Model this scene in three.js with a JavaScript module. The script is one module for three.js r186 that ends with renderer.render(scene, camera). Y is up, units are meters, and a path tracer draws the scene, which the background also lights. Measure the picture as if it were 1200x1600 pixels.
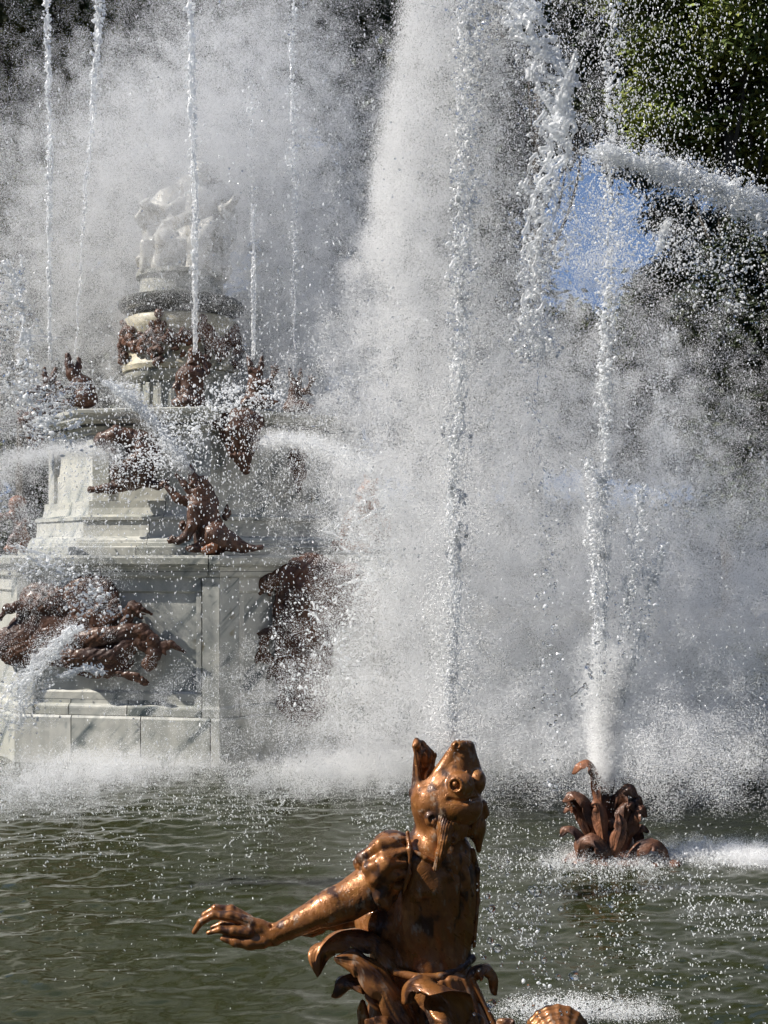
import * as THREE from 'three';
import { mergeGeometries, toCreasedNormals } from 'three/addons/utils/BufferGeometryUtils.js';
import { RoundedBoxGeometry } from 'three/addons/geometries/RoundedBoxGeometry.js';

// ---------------------------------------------------------------- camera, sky, sun, exposure
const scene = new THREE.Scene();
const EYE = 2.0, FPX = 2000, HX = 600, HY = 860;      // eye height over the water; focal length and vanishing point in photo pixels
const camera = new THREE.PerspectiveCamera(2 * Math.atan(800 / FPX) * 180 / Math.PI, 0.75, 0.1, 1500);
camera.position.set(0, EYE, 0);
camera.lookAt(0, EYE, -10);
camera.setViewOffset(1200, 1600, 0, -60, 1200, 1600);
const SUN_AZ = -81 * Math.PI / 180, SUN_EL = 42 * Math.PI / 180;
const sunDir = new THREE.Vector3(Math.sin(SUN_AZ) * Math.cos(SUN_EL), Math.sin(SUN_EL), Math.cos(SUN_AZ) * Math.cos(SUN_EL));
{ // clear summer sky: pale at the horizon, blue overhead
  const W = 256, Hh = 128, d = new Float32Array(W * Hh * 4), lerp = (a, b, t) => a + (b - a) * t;
  for (let y = 0; y < Hh; y++) for (let x = 0; x < W; x++) {
    const e = Math.max(0, (y + 0.5) / Hh * 2 - 1), t = Math.pow(e, 0.45), k = (y * W + x) * 4;
    d[k] = lerp(0.135, 0.075, t); d[k + 1] = lerp(0.205, 0.135, t); d[k + 2] = lerp(0.345, 0.285, t); d[k + 3] = 1;
  }
  const t = new THREE.DataTexture(d, W, Hh, THREE.RGBAFormat, THREE.FloatType); t.mapping = THREE.EquirectangularReflectionMapping; t.magFilter = t.minFilter = THREE.LinearFilter; t.needsUpdate = true;
  scene.background = scene.environment = t;
}
const sun = new THREE.DirectionalLight(new THREE.Color(1, 0.95, 0.87), 5);
sun.name = 'sun';
sun.position.copy(sunDir).multiplyScalar(60).add(new THREE.Vector3(-2, 0, -14));
sun.target.position.set(-2, 0, -14); scene.add(sun.target);
sun.castShadow = true;
Object.assign(sun.shadow.camera, { left: -40, right: 40, top: 40, bottom: -40, near: 1, far: 140 });
sun.shadow.mapSize.set(4096, 4096);
scene.add(sun);
const renderer = new THREE.WebGLRenderer();
renderer.toneMapping = THREE.LinearToneMapping;
renderer.toneMappingExposure = 1.42;
renderer.shadowMap.enabled = true;

// ---------------------------------------------------------------- helpers
let seed = 12345;
function rnd() { seed = (seed + 0x6D2B79F5) | 0; let t = Math.imul(seed ^ (seed >>> 15), 1 | seed); t = (t + Math.imul(t ^ (t >>> 7), 61 | t)) ^ t; return ((t ^ (t >>> 14)) >>> 0) / 4294967296; }
const rr = (a, b) => a + (b - a) * rnd();
const gs = () => Math.sqrt(-2 * Math.log(1 - rnd() * 0.9999)) * Math.cos(6.2832 * rnd());
const V = (x, y, z) => new THREE.Vector3(x, y, z);
const C = (r, g, b) => new THREE.Color().setRGB(r, g, b);
const P = (px, py, d) => V((px - HX) / FPX * d, EYE + (HY - py) / FPX * d, -d);   // the point seen at that photo pixel, d metres away
const clamp = (x, a, b) => x < a ? a : x > b ? b : x;
const ss = (a, b, x) => { const t = clamp((x - a) / (b - a), 0, 1); return t * t * (3 - 2 * t); };
function h3(x, y, z) { let n = Math.imul(x, 374761393) + Math.imul(y, 668265263) + Math.imul(z, 2147483647 ^ 0x5bd1e995); n = Math.imul(n ^ (n >>> 13), 1274126177); return ((n ^ (n >>> 16)) >>> 0) / 4294967296; }
function noise(x, y, z) {                                // value noise, -1..1
  const i = Math.floor(x), j = Math.floor(y), k = Math.floor(z); let a = x - i, b = y - j, c = z - k;
  a = a * a * (3 - 2 * a); b = b * b * (3 - 2 * b); c = c * c * (3 - 2 * c);
  const l = (p, q, t) => p + (q - p) * t;
  return 2 * l(l(l(h3(i, j, k), h3(i + 1, j, k), a), l(h3(i, j + 1, k), h3(i + 1, j + 1, k), a), b),
    l(l(h3(i, j, k + 1), h3(i + 1, j, k + 1), a), l(h3(i, j + 1, k + 1), h3(i + 1, j + 1, k + 1), a), b), c) - 1;
}
const fbm = (x, y, z, n = 4) => { let s = 0, a = 0.5, f = 1; for (let i = 0; i < n; i++) { s += a * noise(x * f, y * f, z * f); a *= 0.5; f *= 2.03; } return s; };
const used = {};
function numbered(name) { const n = used[name] = (used[name] ?? -1) + 1; return n ? `${name}_${String(n).padStart(3, '0')}` : name; }
function tag(o, label, category, group, kind) {
  if (label) o.userData.label = label;
  if (category) o.userData.category = category;
  if (group) o.userData.group = group;
  if (kind) o.userData.kind = kind;
  return o;
}
function thing(name, label, category, pos = [0, 0, 0], group) {
  const o = new THREE.Group(); o.name = numbered(name); o.position.set(...(pos.toArray ? pos.toArray() : pos));
  scene.add(o); return tag(o, label, category, group);
}
function mesh(name, geo, mat, parent, kind) {
  const m = new THREE.Mesh(geo, mat); m.castShadow = m.receiveShadow = true;
  m.name = parent ? name : numbered(name); (parent || scene).add(m); if (kind) m.userData.kind = kind; return m;
}
function uvMetres(g, ou = 0, ov = 0, sc = 1) {            // flat projection along each face's own tangent, in metres
  if (g.index) g = g.toNonIndexed();
  const p = g.attributes.position, uv = new Float32Array(p.count * 2), a = V(), b = V(), c = V(), n = V();
  for (let i = 0; i < p.count; i += 3) {
    a.fromBufferAttribute(p, i); b.fromBufferAttribute(p, i + 1); c.fromBufferAttribute(p, i + 2);
    n.copy(b).sub(a).cross(V().copy(c).sub(a)).normalize();
    const flat = Math.abs(n.y) > 0.75, l = Math.hypot(n.x, n.z) || 1, tx = n.z / l, tz = -n.x / l;
    [a, b, c].forEach((q, k) => { uv[(i + k) * 2] = (flat ? q.x : q.x * tx + q.z * tz) * sc + ou; uv[(i + k) * 2 + 1] = (flat ? q.z : q.y) * sc + ov; });
  }
  g.setAttribute('uv', new THREE.BufferAttribute(uv, 2)); return g;
}
function dataTex(w, h, f, srgb = true) {                  // f(x, y) -> [r, g, b] 0..1, tiles over w x h
  const d = new Uint8Array(w * h * 4);
  for (let y = 0; y < h; y++) for (let x = 0; x < w; x++) { const c = f(x, y), k = (y * w + x) * 4; d[k] = clamp(c[0], 0, 1) * 255; d[k + 1] = clamp(c[1], 0, 1) * 255; d[k + 2] = clamp(c[2], 0, 1) * 255; d[k + 3] = 255; }
  const t = new THREE.DataTexture(d, w, h); t.wrapS = t.wrapT = THREE.RepeatWrapping; t.magFilter = THREE.LinearFilter; t.minFilter = THREE.LinearFilter;
  if (srgb) t.colorSpace = THREE.SRGBColorSpace; t.needsUpdate = true; return t;
}

// ---- signed distance field sculpting: primitives in photo pixels (y down, z towards the eye), meshed with surface nets
class Sculpt {
  constructor() { this.p = []; }
  add(o) { this.p.push(o); return this; }
  cap(ax, ay, az, bx, by, bz, ra, rb = ra, k = 6, sub = false) { return this.add({ t: 0, a: [ax, ay, az], b: [bx, by, bz], ra, rb, k, sub }); }
  ell(x, y, z, rx, ry, rz, k = 6, rot = 0, sub = false, rotY = 0) { return this.add({ t: 1, a: [x, y, z], r: [rx, ry, rz], k, c: Math.cos(rot), s: Math.sin(rot), cy: Math.cos(rotY), sy: Math.sin(rotY), sub }); }
  sub(x, y, z, rx, ry, rz, k = 3, rot = 0) { return this.ell(x, y, z, rx, ry, rz, k, rot, true); }
  chain(pts, r0, r1, k = 6, sub = false) {                // pts [[x,y,z], ...]
    const n = pts.length - 1;
    for (let i = 0; i < n; i++) this.cap(...pts[i], ...pts[i + 1], r0 + (r1 - r0) * i / n, r0 + (r1 - r0) * (i + 1) / n, k, sub);
    return this;
  }
  mirrorless() { return this; }
  mesh(cell, ox, oy, s, warp, tint) {
    let lo = [1e9, 1e9, 1e9], hi = [-1e9, -1e9, -1e9];
    for (const q of this.p) {
      const R = q.t ? Math.max(...q.r) : Math.max(q.ra, q.rb); q.lo = []; q.hi = [];
      for (let i = 0; i < 3; i++) {
        q.lo[i] = Math.min(q.a[i], q.t ? q.a[i] : q.b[i]) - R; q.hi[i] = Math.max(q.a[i], q.t ? q.a[i] : q.b[i]) + R;
        if (!q.sub) { lo[i] = Math.min(lo[i], q.lo[i] - 3 * cell - 2); hi[i] = Math.max(hi[i], q.hi[i] + 3 * cell + 2); }
      }
    }
    const n = lo.map((l, i) => Math.ceil((hi[i] - l) / cell) + 1), [nx, ny, nz] = n, F = new Float32Array(nx * ny * nz).fill(1e3);
    for (const q of this.p) {
      const m = q.k + 2.5 * cell + 2, r0 = [], r1 = [];
      for (let i = 0; i < 3; i++) { r0[i] = Math.max(0, Math.floor((q.lo[i] - m - lo[i]) / cell)); r1[i] = Math.min(n[i] - 1, Math.ceil((q.hi[i] + m - lo[i]) / cell)); }
      const [ax, ay, az] = q.a;
      let bx, by, bz, bb; if (!q.t) { bx = q.b[0] - ax; by = q.b[1] - ay; bz = q.b[2] - az; bb = bx * bx + by * by + bz * bz || 1e-6; }
      for (let z = r0[2]; z <= r1[2]; z++) for (let y = r0[1]; y <= r1[1]; y++) for (let x = r0[0]; x <= r1[0]; x++) {
        let X = lo[0] + x * cell - ax, Y = lo[1] + y * cell - ay, Z = lo[2] + z * cell - az, d;
        if (q.t) {
          let u = q.c * X + q.s * Y, v = -q.s * X + q.c * Y, w = Z; const u2 = q.cy * u + q.sy * w; w = -q.sy * u + q.cy * w; u = u2;
          const a = u / q.r[0], b = v / q.r[1], c = w / q.r[2], k0 = Math.sqrt(a * a + b * b + c * c), A = a / q.r[0], B = b / q.r[1], D = c / q.r[2], k1 = Math.sqrt(A * A + B * B + D * D) || 1e-6;
          d = k0 < 1e-4 ? -Math.min(...q.r) : k0 * (k0 - 1) / k1;
        } else {
          const h = clamp((X * bx + Y * by + Z * bz) / bb, 0, 1); X -= h * bx; Y -= h * by; Z -= h * bz;
          d = Math.sqrt(X * X + Y * Y + Z * Z) - (q.ra + (q.rb - q.ra) * h);
        }
        const i = (z * ny + y) * nx + x, f = F[i];
        if (q.sub) { const e = -d, h = Math.max(q.k - Math.abs(f - e), 0) / q.k; F[i] = Math.max(f, e) + h * h * q.k * 0.25; }
        else { const h = Math.max(q.k - Math.abs(f - d), 0) / q.k; F[i] = Math.min(f, d) - h * h * q.k * 0.25; }
      }
    }
    if (warp) for (let z = 0, i = 0; z < nz; z++) for (let y = 0; y < ny; y++) for (let x = 0; x < nx; x++, i++) if (Math.abs(F[i]) < 12 * cell) F[i] += warp(lo[0] + x * cell, lo[1] + y * cell, lo[2] + z * cell, F[i]);
    const id = new Int32Array(nx * ny * nz).fill(-1), pos = [], nor = [], ind = [], sy = nx, sz = nx * ny;
    const co = [0, 1, sy, sy + 1, sz, sz + 1, sz + sy, sz + sy + 1];
    for (let z = 0; z < nz - 1; z++) for (let y = 0; y < ny - 1; y++) for (let x = 0; x < nx - 1; x++) {
      const i = z * sz + y * sy + x; let mask = 0;
      for (let k = 0; k < 8; k++) if (F[i + co[k]] < 0) mask |= 1 << k;
      if (mask === 0 || mask === 255) continue;
      let px = 0, py = 0, pz = 0, c = 0;
      for (let k = 0; k < 8; k++) for (let b = 1; b < 8; b <<= 1) if (!(k & b)) {
        const f0 = F[i + co[k]], f1 = F[i + co[k | b]]; if ((f0 < 0) === (f1 < 0)) continue;
        const t = f0 / (f0 - f1); px += (k & 1) + (b === 1 ? t : 0); py += ((k >> 1) & 1) + (b === 2 ? t : 0); pz += ((k >> 2) & 1) + (b === 4 ? t : 0); c++;
      }
      px /= c; py /= c; pz /= c; id[i] = pos.length / 3;
      const T = (a, b, e) => F[i + a + b * sy + e * sz];
      const gx = (T(1, 0, 0) - T(0, 0, 0)) * (1 - py) * (1 - pz) + (T(1, 1, 0) - T(0, 1, 0)) * py * (1 - pz) + (T(1, 0, 1) - T(0, 0, 1)) * (1 - py) * pz + (T(1, 1, 1) - T(0, 1, 1)) * py * pz;
      const gy = (T(0, 1, 0) - T(0, 0, 0)) * (1 - px) * (1 - pz) + (T(1, 1, 0) - T(1, 0, 0)) * px * (1 - pz) + (T(0, 1, 1) - T(0, 0, 1)) * (1 - px) * pz + (T(1, 1, 1) - T(1, 0, 1)) * px * pz;
      const gz = (T(0, 0, 1) - T(0, 0, 0)) * (1 - px) * (1 - py) + (T(1, 0, 1) - T(1, 0, 0)) * px * (1 - py) + (T(0, 1, 1) - T(0, 1, 0)) * (1 - px) * py + (T(1, 1, 1) - T(1, 1, 0)) * px * py;
      const gl = Math.hypot(gx, gy, gz) || 1;
      pos.push((lo[0] + (x + px) * cell - ox) * s, (oy - lo[1] - (y + py) * cell) * s, (lo[2] + (z + pz) * cell) * s);
      nor.push(gx / gl, -gy / gl, gz / gl);
    }
    const quad = (a, b, c, d, flip) => { if (a < 0 || b < 0 || c < 0 || d < 0) return; flip ? ind.push(a, c, b, a, d, c) : ind.push(a, b, c, a, c, d); };
    for (let z = 1; z < nz - 1; z++) for (let y = 1; y < ny - 1; y++) for (let x = 1; x < nx - 1; x++) {
      const i = z * sz + y * sy + x, f = F[i] < 0;
      if (f !== F[i + 1] < 0) quad(id[i - sy - sz], id[i - sz], id[i], id[i - sy], f);
      if (f !== F[i + sy] < 0) quad(id[i - 1 - sz], id[i - 1], id[i], id[i - sz], f);
      if (f !== F[i + sz] < 0) quad(id[i - 1 - sy], id[i - sy], id[i], id[i - 1], f);
    }
    const g = new THREE.BufferGeometry(), uv = []; for (let i = 0; i < pos.length; i += 3) uv.push((pos[i] * 0.8 + pos[i + 2] * 0.6) * 4, (pos[i + 1] * 0.8 - pos[i + 2] * 0.5 + pos[i] * 0.2) * 4);
    g.setAttribute('uv', new THREE.Float32BufferAttribute(uv, 2));
    g.setAttribute('position', new THREE.Float32BufferAttribute(pos, 3)); g.setAttribute('normal', new THREE.Float32BufferAttribute(nor, 3));
    { const m = ind.length / 3 >> 1; let v = 0;      // faces wound to agree with the normals
      for (let f = 0; f < ind.length; f += Math.max(3, 3 * (m >> 5))) { const A = ind[f] * 3, B = ind[f + 1] * 3, D = ind[f + 2] * 3, u = [0, 1, 2].map(e => pos[B + e] - pos[A + e]), w = [0, 1, 2].map(e => pos[D + e] - pos[A + e]);
        v += Math.sign((u[1] * w[2] - u[2] * w[1]) * nor[A] + (u[2] * w[0] - u[0] * w[2]) * nor[A + 1] + (u[0] * w[1] - u[1] * w[0]) * nor[A + 2]); }
      if (v < 0) for (let f = 0; f < ind.length; f += 3) [ind[f + 1], ind[f + 2]] = [ind[f + 2], ind[f + 1]]; }
    g.setIndex(ind);
    if (tint) paint(g, tint, s, ox, oy);
    return g;
  }
}
function paint(g, tint, s = 1, ox = 0, oy = 0) {
  const p = g.attributes.position, c = new Float32Array(p.count * 3);
  for (let i = 0; i < p.count; i++) { const t = tint(p.getX(i) / s + ox, oy - p.getY(i) / s, p.getZ(i) / s); c.set(t, i * 3); }
  g.setAttribute('color', new THREE.BufferAttribute(c, 3)); return g;
}

// ---------------------------------------------------------------- materials
const marbleMaps = (() => {
  const W = 1024;                                        // 3 m x 3 m
  const per = (f) => (x, y) => { const u = x / W, v = y / W; return f(u, v); };
  const wrapN = (u, v, fr, z) => { const a = u * 6.28318, b = v * 6.28318, R = fr / 6.28318; return fbm(Math.cos(a) * R + z, Math.sin(a) * R + 7 + z, 0, 4) + fbm(Math.cos(b) * R + 3 - z, Math.sin(b) * R, z, 4) * 0.6 + 0.7 * fbm(Math.cos(a) * R + Math.cos(b) * R, Math.sin(a) * R - Math.sin(b) * R, Math.cos(b) * R * 0.7 + z, 4); };
  const map = dataTex(W, W, per((u, v) => {
    const w = wrapN(u, v, 7, 3), w2 = wrapN(u, v, 22, 11), d = (u + v) * 3 + 0;
    const di = Math.PI * 2 * (u - v), st1 = fbm(Math.cos(di) * 2.6 + 0.35 * w, Math.sin(di) * 2.6 + 0.12 * w2, Math.cos(Math.PI * 2 * (u + v)) * 0.35 + 4, 5), st2 = fbm(Math.cos(di) * 9 + 0.5 * w, Math.sin(di) * 9, Math.sin(Math.PI * 2 * (u + v)) * 0.8, 4);
    const vein = ss(-0.05, 0.4, st1) * (0.6 + 0.4 * ss(-0.2, 0.3, w2)), fine = ss(0.08, 0.42, st2) * ss(-0.3, 0.25, w) * 0.9;
    const cloud = ss(-0.2, 0.9, w), stain = ss(0.42, 0.75, w2 + 0.35 * w) * ss(0.1, 0.5, wrapN(u, v, 13, 21));
    const mott = ss(-0.1, 0.5, wrapN(u, v, 11, 31)) * 0.5 + ss(0, 0.5, w2) * 0.5; let r = 0.83 - 0.13 * cloud - 0.12 * mott, g = 0.83 - 0.12 * cloud - 0.11 * mott, b = 0.805 - 0.105 * cloud - 0.105 * mott;
    const dv = clamp(0.46 * vein + 0.34 * fine * ss(-0.1, 0.4, w2), 0, 0.55); r -= dv * 0.85; g -= dv * 0.78; b -= dv * 0.7;
    r -= stain * 0.2; g -= stain * 0.27; b -= stain * 0.38;
    const grit = (h3(Math.floor(u * W), Math.floor(v * W), 5) - 0.5) * 0.035;
    return [r + grit, g + grit, b + grit];
  }));
  const rough = dataTex(512, 512, (x, y) => { const q = 0.42 + 0.25 * wrapN(x / 512, y / 512, 16, 5); return [q, q, q]; }, false);
  const bump = dataTex(512, 512, (x, y) => { const q = 0.5 + 0.35 * wrapN(x / 512, y / 512, 40, 9); return [q, q, q]; }, false);
  return { map, rough, bump };
})();
const M = {};
M.marble = [0, 1, 2, 3].map((k) => new THREE.MeshPhysicalMaterial({ name: 'marble', map: marbleMaps.map, roughnessMap: marbleMaps.rough, bumpMap: marbleMaps.bump, bumpScale: 0.006, color: C(0.90 - 0.05 * k, 0.885 - 0.05 * k, 0.86 - 0.06 * k), roughness: 1, clearcoat: 0.25, clearcoatRoughness: 0.2 }));
M.whiteMarble = new THREE.MeshPhysicalMaterial({ name: 'white_marble', vertexColors: true, roughness: 0.5, clearcoat: 0.2, clearcoatRoughness: 0.3 });
M.mossStone = new THREE.MeshStandardMaterial({ name: 'mossy_stone', map: marbleMaps.map, color: C(0.2, 0.2, 0.17), roughness: 0.8 });
M.darkStone = new THREE.MeshStandardMaterial({ name: 'wet_dark_stone', map: marbleMaps.map, color: C(0.16, 0.16, 0.15), roughness: 0.35, bumpMap: marbleMaps.bump, bumpScale: 0.01 });
const castMaps = (() => {                                // worn, pitted cast metal: 0.25 m tile
  const w = (x, y, f, z) => { const a = x / 512 * 6.28318, b = y / 512 * 6.28318; return fbm(Math.cos(a) * f + z, Math.sin(a) * f + Math.cos(b) * f * 0.7, Math.sin(b) * f + z, 4); };
  return { rough: dataTex(512, 512, (x, y) => { const q = 0.62 + 0.75 * w(x, y, 1.6, 3) + 0.35 * w(x, y, 6, 9); return [q, q, q]; }, false), bump: dataTex(512, 512, (x, y) => { const q = 0.5 + 0.5 * w(x, y, 4, 1) + 0.3 * w(x, y, 14, 5) - 0.5 * ss(0.25, 0.4, w(x, y, 9, 13)); return [q, q, q]; }, false) };
})();
M.bronze = new THREE.MeshPhysicalMaterial({ name: 'gold_bronze', vertexColors: true, roughness: 0.72, roughnessMap: castMaps.rough, bumpMap: castMaps.bump, bumpScale: 0.0009, metalness: 0.35, clearcoat: 0.22, clearcoatRoughness: 0.1 });
M.darkBronze = new THREE.MeshPhysicalMaterial({ name: 'red_bronze', vertexColors: true, roughness: 0.9, roughnessMap: castMaps.rough, bumpMap: castMaps.bump, bumpScale: 0.003, metalness: 0.12, clearcoat: 0.2, clearcoatRoughness: 0.2 });
M.glassWater = new THREE.MeshPhysicalMaterial({ name: 'clear_water', color: C(1, 1, 1), transmission: 1, thickness: 0.05, ior: 1.33, roughness: 0.06, side: THREE.DoubleSide });
M.foam = new THREE.MeshStandardMaterial({ name: 'white_water', color: C(0.95, 0.95, 0.95), roughness: 1 });
M.sparkle = new THREE.MeshPhysicalMaterial({ name: 'bright_drops', color: C(0.96, 0.97, 0.98), transmission: 0.5, thickness: 0, roughness: 0.85, clearcoat: 0.5, clearcoatRoughness: 0.15, ior: 1.33 });

// ---------------------------------------------------------------- ground, pool, water
const AX = V(-2.08, 0, -14.34), POOL = 14.0;              // axis of the fountain, radius of the pool
{
  const sh = new THREE.Shape(); sh.absarc(0, 0, 900, 0, Math.PI * 2);
  const ho = new THREE.Path(); ho.absarc(0, 0, POOL + 0.62, 0, Math.PI * 2); sh.holes.push(ho);
  const g = uvMetres(new THREE.ShapeGeometry(sh, 96).rotateX(-Math.PI / 2), 0, 0, 0.25);
  const t = dataTex(512, 512, (x, y) => { const a = x / 512 * 6.28318, b = y / 512 * 6.28318, n = fbm(Math.cos(a) * 3 + Math.cos(b) * 2, Math.sin(a) * 3, Math.sin(b) * 3, 4), q = 0.42 + 0.2 * n + (h3(x, y, 1) - 0.5) * 0.18; return [q * 1.08, q, q * 0.85]; });
  const m = mesh('ground', g, new THREE.MeshStandardMaterial({ name: 'gravel', map: t, color: C(0.5, 0.5, 0.48), roughness: 0.95 }));
  m.position.set(AX.x, 0.36, AX.z); m.userData.kind = 'structure';
}
{ // pool wall and kerb: a ring of stones
  const pts = [[POOL, -0.8], [POOL, 0.25], [POOL - 0.05, 0.28], [POOL - 0.05, 0.44], [POOL - 0.02, 0.47], [POOL + 0.6, 0.47], [POOL + 0.63, 0.44], [POOL + 0.63, 0.3]].map(p => new THREE.Vector2(...p));
  const rim = thing('pool_kerb', 'long curved pale stone kerb around the fountain pool', 'kerb', [AX.x, 0, AX.z]);
  const g = uvMetres(new THREE.LatheGeometry(pts, 3, 0, Math.PI * 2 / 48 * 0.996), 0, 0, 0.33);
  for (let k = 0; k < 48; k++) { const s = mesh('kerb_stone', g, M.mossStone, rim); s.rotation.y = k * Math.PI * 2 / 48; }
}
{ // pool floor
  const g = new THREE.CircleGeometry(POOL + 0.05, 96).rotateX(-Math.PI / 2);
  const m = mesh('pool_floor', g, new THREE.MeshStandardMaterial({ name: 'algae_stone', color: C(0.05, 0.06, 0.035), roughness: 0.9 }));
  m.position.set(AX.x, -0.75, AX.z); m.userData.kind = 'structure';
}
const ripple = (x, z) => {                                // height of the water surface, metres
  const dx = x + 1, dz = z + 9, calm = 1;
  return calm * (0.006 * noise(x * 2.1 + 4, z * 3.4, 1) + 0.008 * noise(x * 4.7, z * 7.3, 5) + 0.0055 * noise(x * 11, z * 16, 9) + 0.002 * noise(x * 27, z * 44, 13));
};
{ // water: a fine fan of cells towards the eye, so that ripples are real relief
  const pos = [], ind = [], NR = 620, NA = 420;
  const depth = (i) => 4.2 * Math.pow(28.6 / 4.2, i / NR);
  for (let i = 0; i <= NR; i++) for (let j = 0; j <= NA; j++) {
    const d = depth(i), x = (j / NA - 0.5) * (2 * d * 0.42 + 0.6), z = -d;
    pos.push(x, 0, z);
  }
  for (let i = 0; i < NR; i++) for (let j = 0; j < NA; j++) { const a = i * (NA + 1) + j, b = a + 1, c = a + NA + 1; ind.push(a, b, c + 1, a, c + 1, c); }
  for (let i = 0; i < pos.length; i += 3) pos[i + 1] = ripple(pos[i], pos[i + 2]);
  const near = new THREE.BufferGeometry(); near.setAttribute('position', new THREE.Float32BufferAttribute(pos, 3)); near.setIndex(ind); near.computeVertexNormals();
  const wm = new THREE.MeshPhysicalMaterial({ name: 'pool_water', color: C(0.024, 0.028, 0.010), roughness: 0.07, ior: 1.33, specularIntensity: 1 });
  const wide = new THREE.CircleGeometry(POOL + 0.02, 128).rotateX(-Math.PI / 2).translate(AX.x, -0.035, AX.z); wide.deleteAttribute('uv');
  // inside the fan the wide sheet lies under the ripples
  const w = mesh('pool_water', mergeGeometries([near, wide]), wm); w.userData.kind = 'structure';
}

// ---------------------------------------------------------------- the marble fountain: octagonal tiers
const A0 = 12.5 * Math.PI / 180, STEP = Math.PI / 4;
const dirAt = (k) => V(Math.sin(A0 + k * STEP), 0, Math.cos(A0 + k * STEP));
function course(name, parent, k, prof, f0 = 0, f1 = 1, m = M.marble[Math.floor(rnd() * 3)], smooth = false) {
  // a length of moulding along side k (from corner k-1 to corner k), profile [[corner radius, height], ...], mitred at the corners
  const a = dirAt(k - 1), b = dirAt(k), pos = [], e = 0.0025;
  const at = (t, r, y) => { const l = V().lerpVectors(a, b, t); return [l.x * r, y, l.z * r]; };
  const t0 = f0 + (f0 > 0 ? e : 0.0008), t1 = f1 - (f1 < 1 ? e : 0.0008), n = prof.length;
  const q = (A, B, Cc, D) => pos.push(...A, ...B, ...Cc, ...A, ...Cc, ...D);
  for (let i = 0; i < n - 1; i++) q(at(t0, ...prof[i]), at(t1, ...prof[i]), at(t1, ...prof[i + 1]), at(t0, ...prof[i + 1]));
  const inner = Math.min(...prof.map(p => p[0])) - 0.18;   // closed behind
  const lo = [inner, prof[0][1]], hi = [inner, prof[n - 1][1]];
  q(at(t0, ...prof[n - 1]), at(t1, ...prof[n - 1]), at(t1, ...hi), at(t0, ...hi)); q(at(t0, ...lo), at(t1, ...lo), at(t1, ...prof[0]), at(t0, ...prof[0])); q(at(t1, ...lo), at(t0, ...lo), at(t0, ...hi), at(t1, ...hi));
  for (const t of [t0, t1]) for (let i = 0; i < n - 1; i++) { const A = at(t, inner, prof[i][1]), B = at(t, ...prof[i]), D = at(t, ...prof[i + 1]), E = at(t, inner, prof[i + 1][1]); t === t0 ? q(A, B, D, E) : q(B, A, E, D); }
  let g = new THREE.BufferGeometry(); g.setAttribute('position', new THREE.Float32BufferAttribute(pos, 3)); g.computeVertexNormals();
  return mesh(name, uvMetres(g, rnd() * 3, rnd() * 3, 0.34), m, parent);
}
const arc = (r0, y0, r1, y1, n, bulge) => { const o = []; for (let i = 0; i <= n; i++) { const t = i / n, a = t * Math.PI / 2; o.push(bulge > 0 ? [r0 + (r1 - r0) * Math.sin(a), y0 + (y1 - y0) * (1 - Math.cos(a))] : [r0 + (r1 - r0) * (1 - Math.cos(a)), y0 + (y1 - y0) * Math.sin(a)]); } return o; };
const fountain = thing('marble_fountain', 'tall veined white marble fountain of stacked eight sided tiers', 'fountain', AX);
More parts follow.
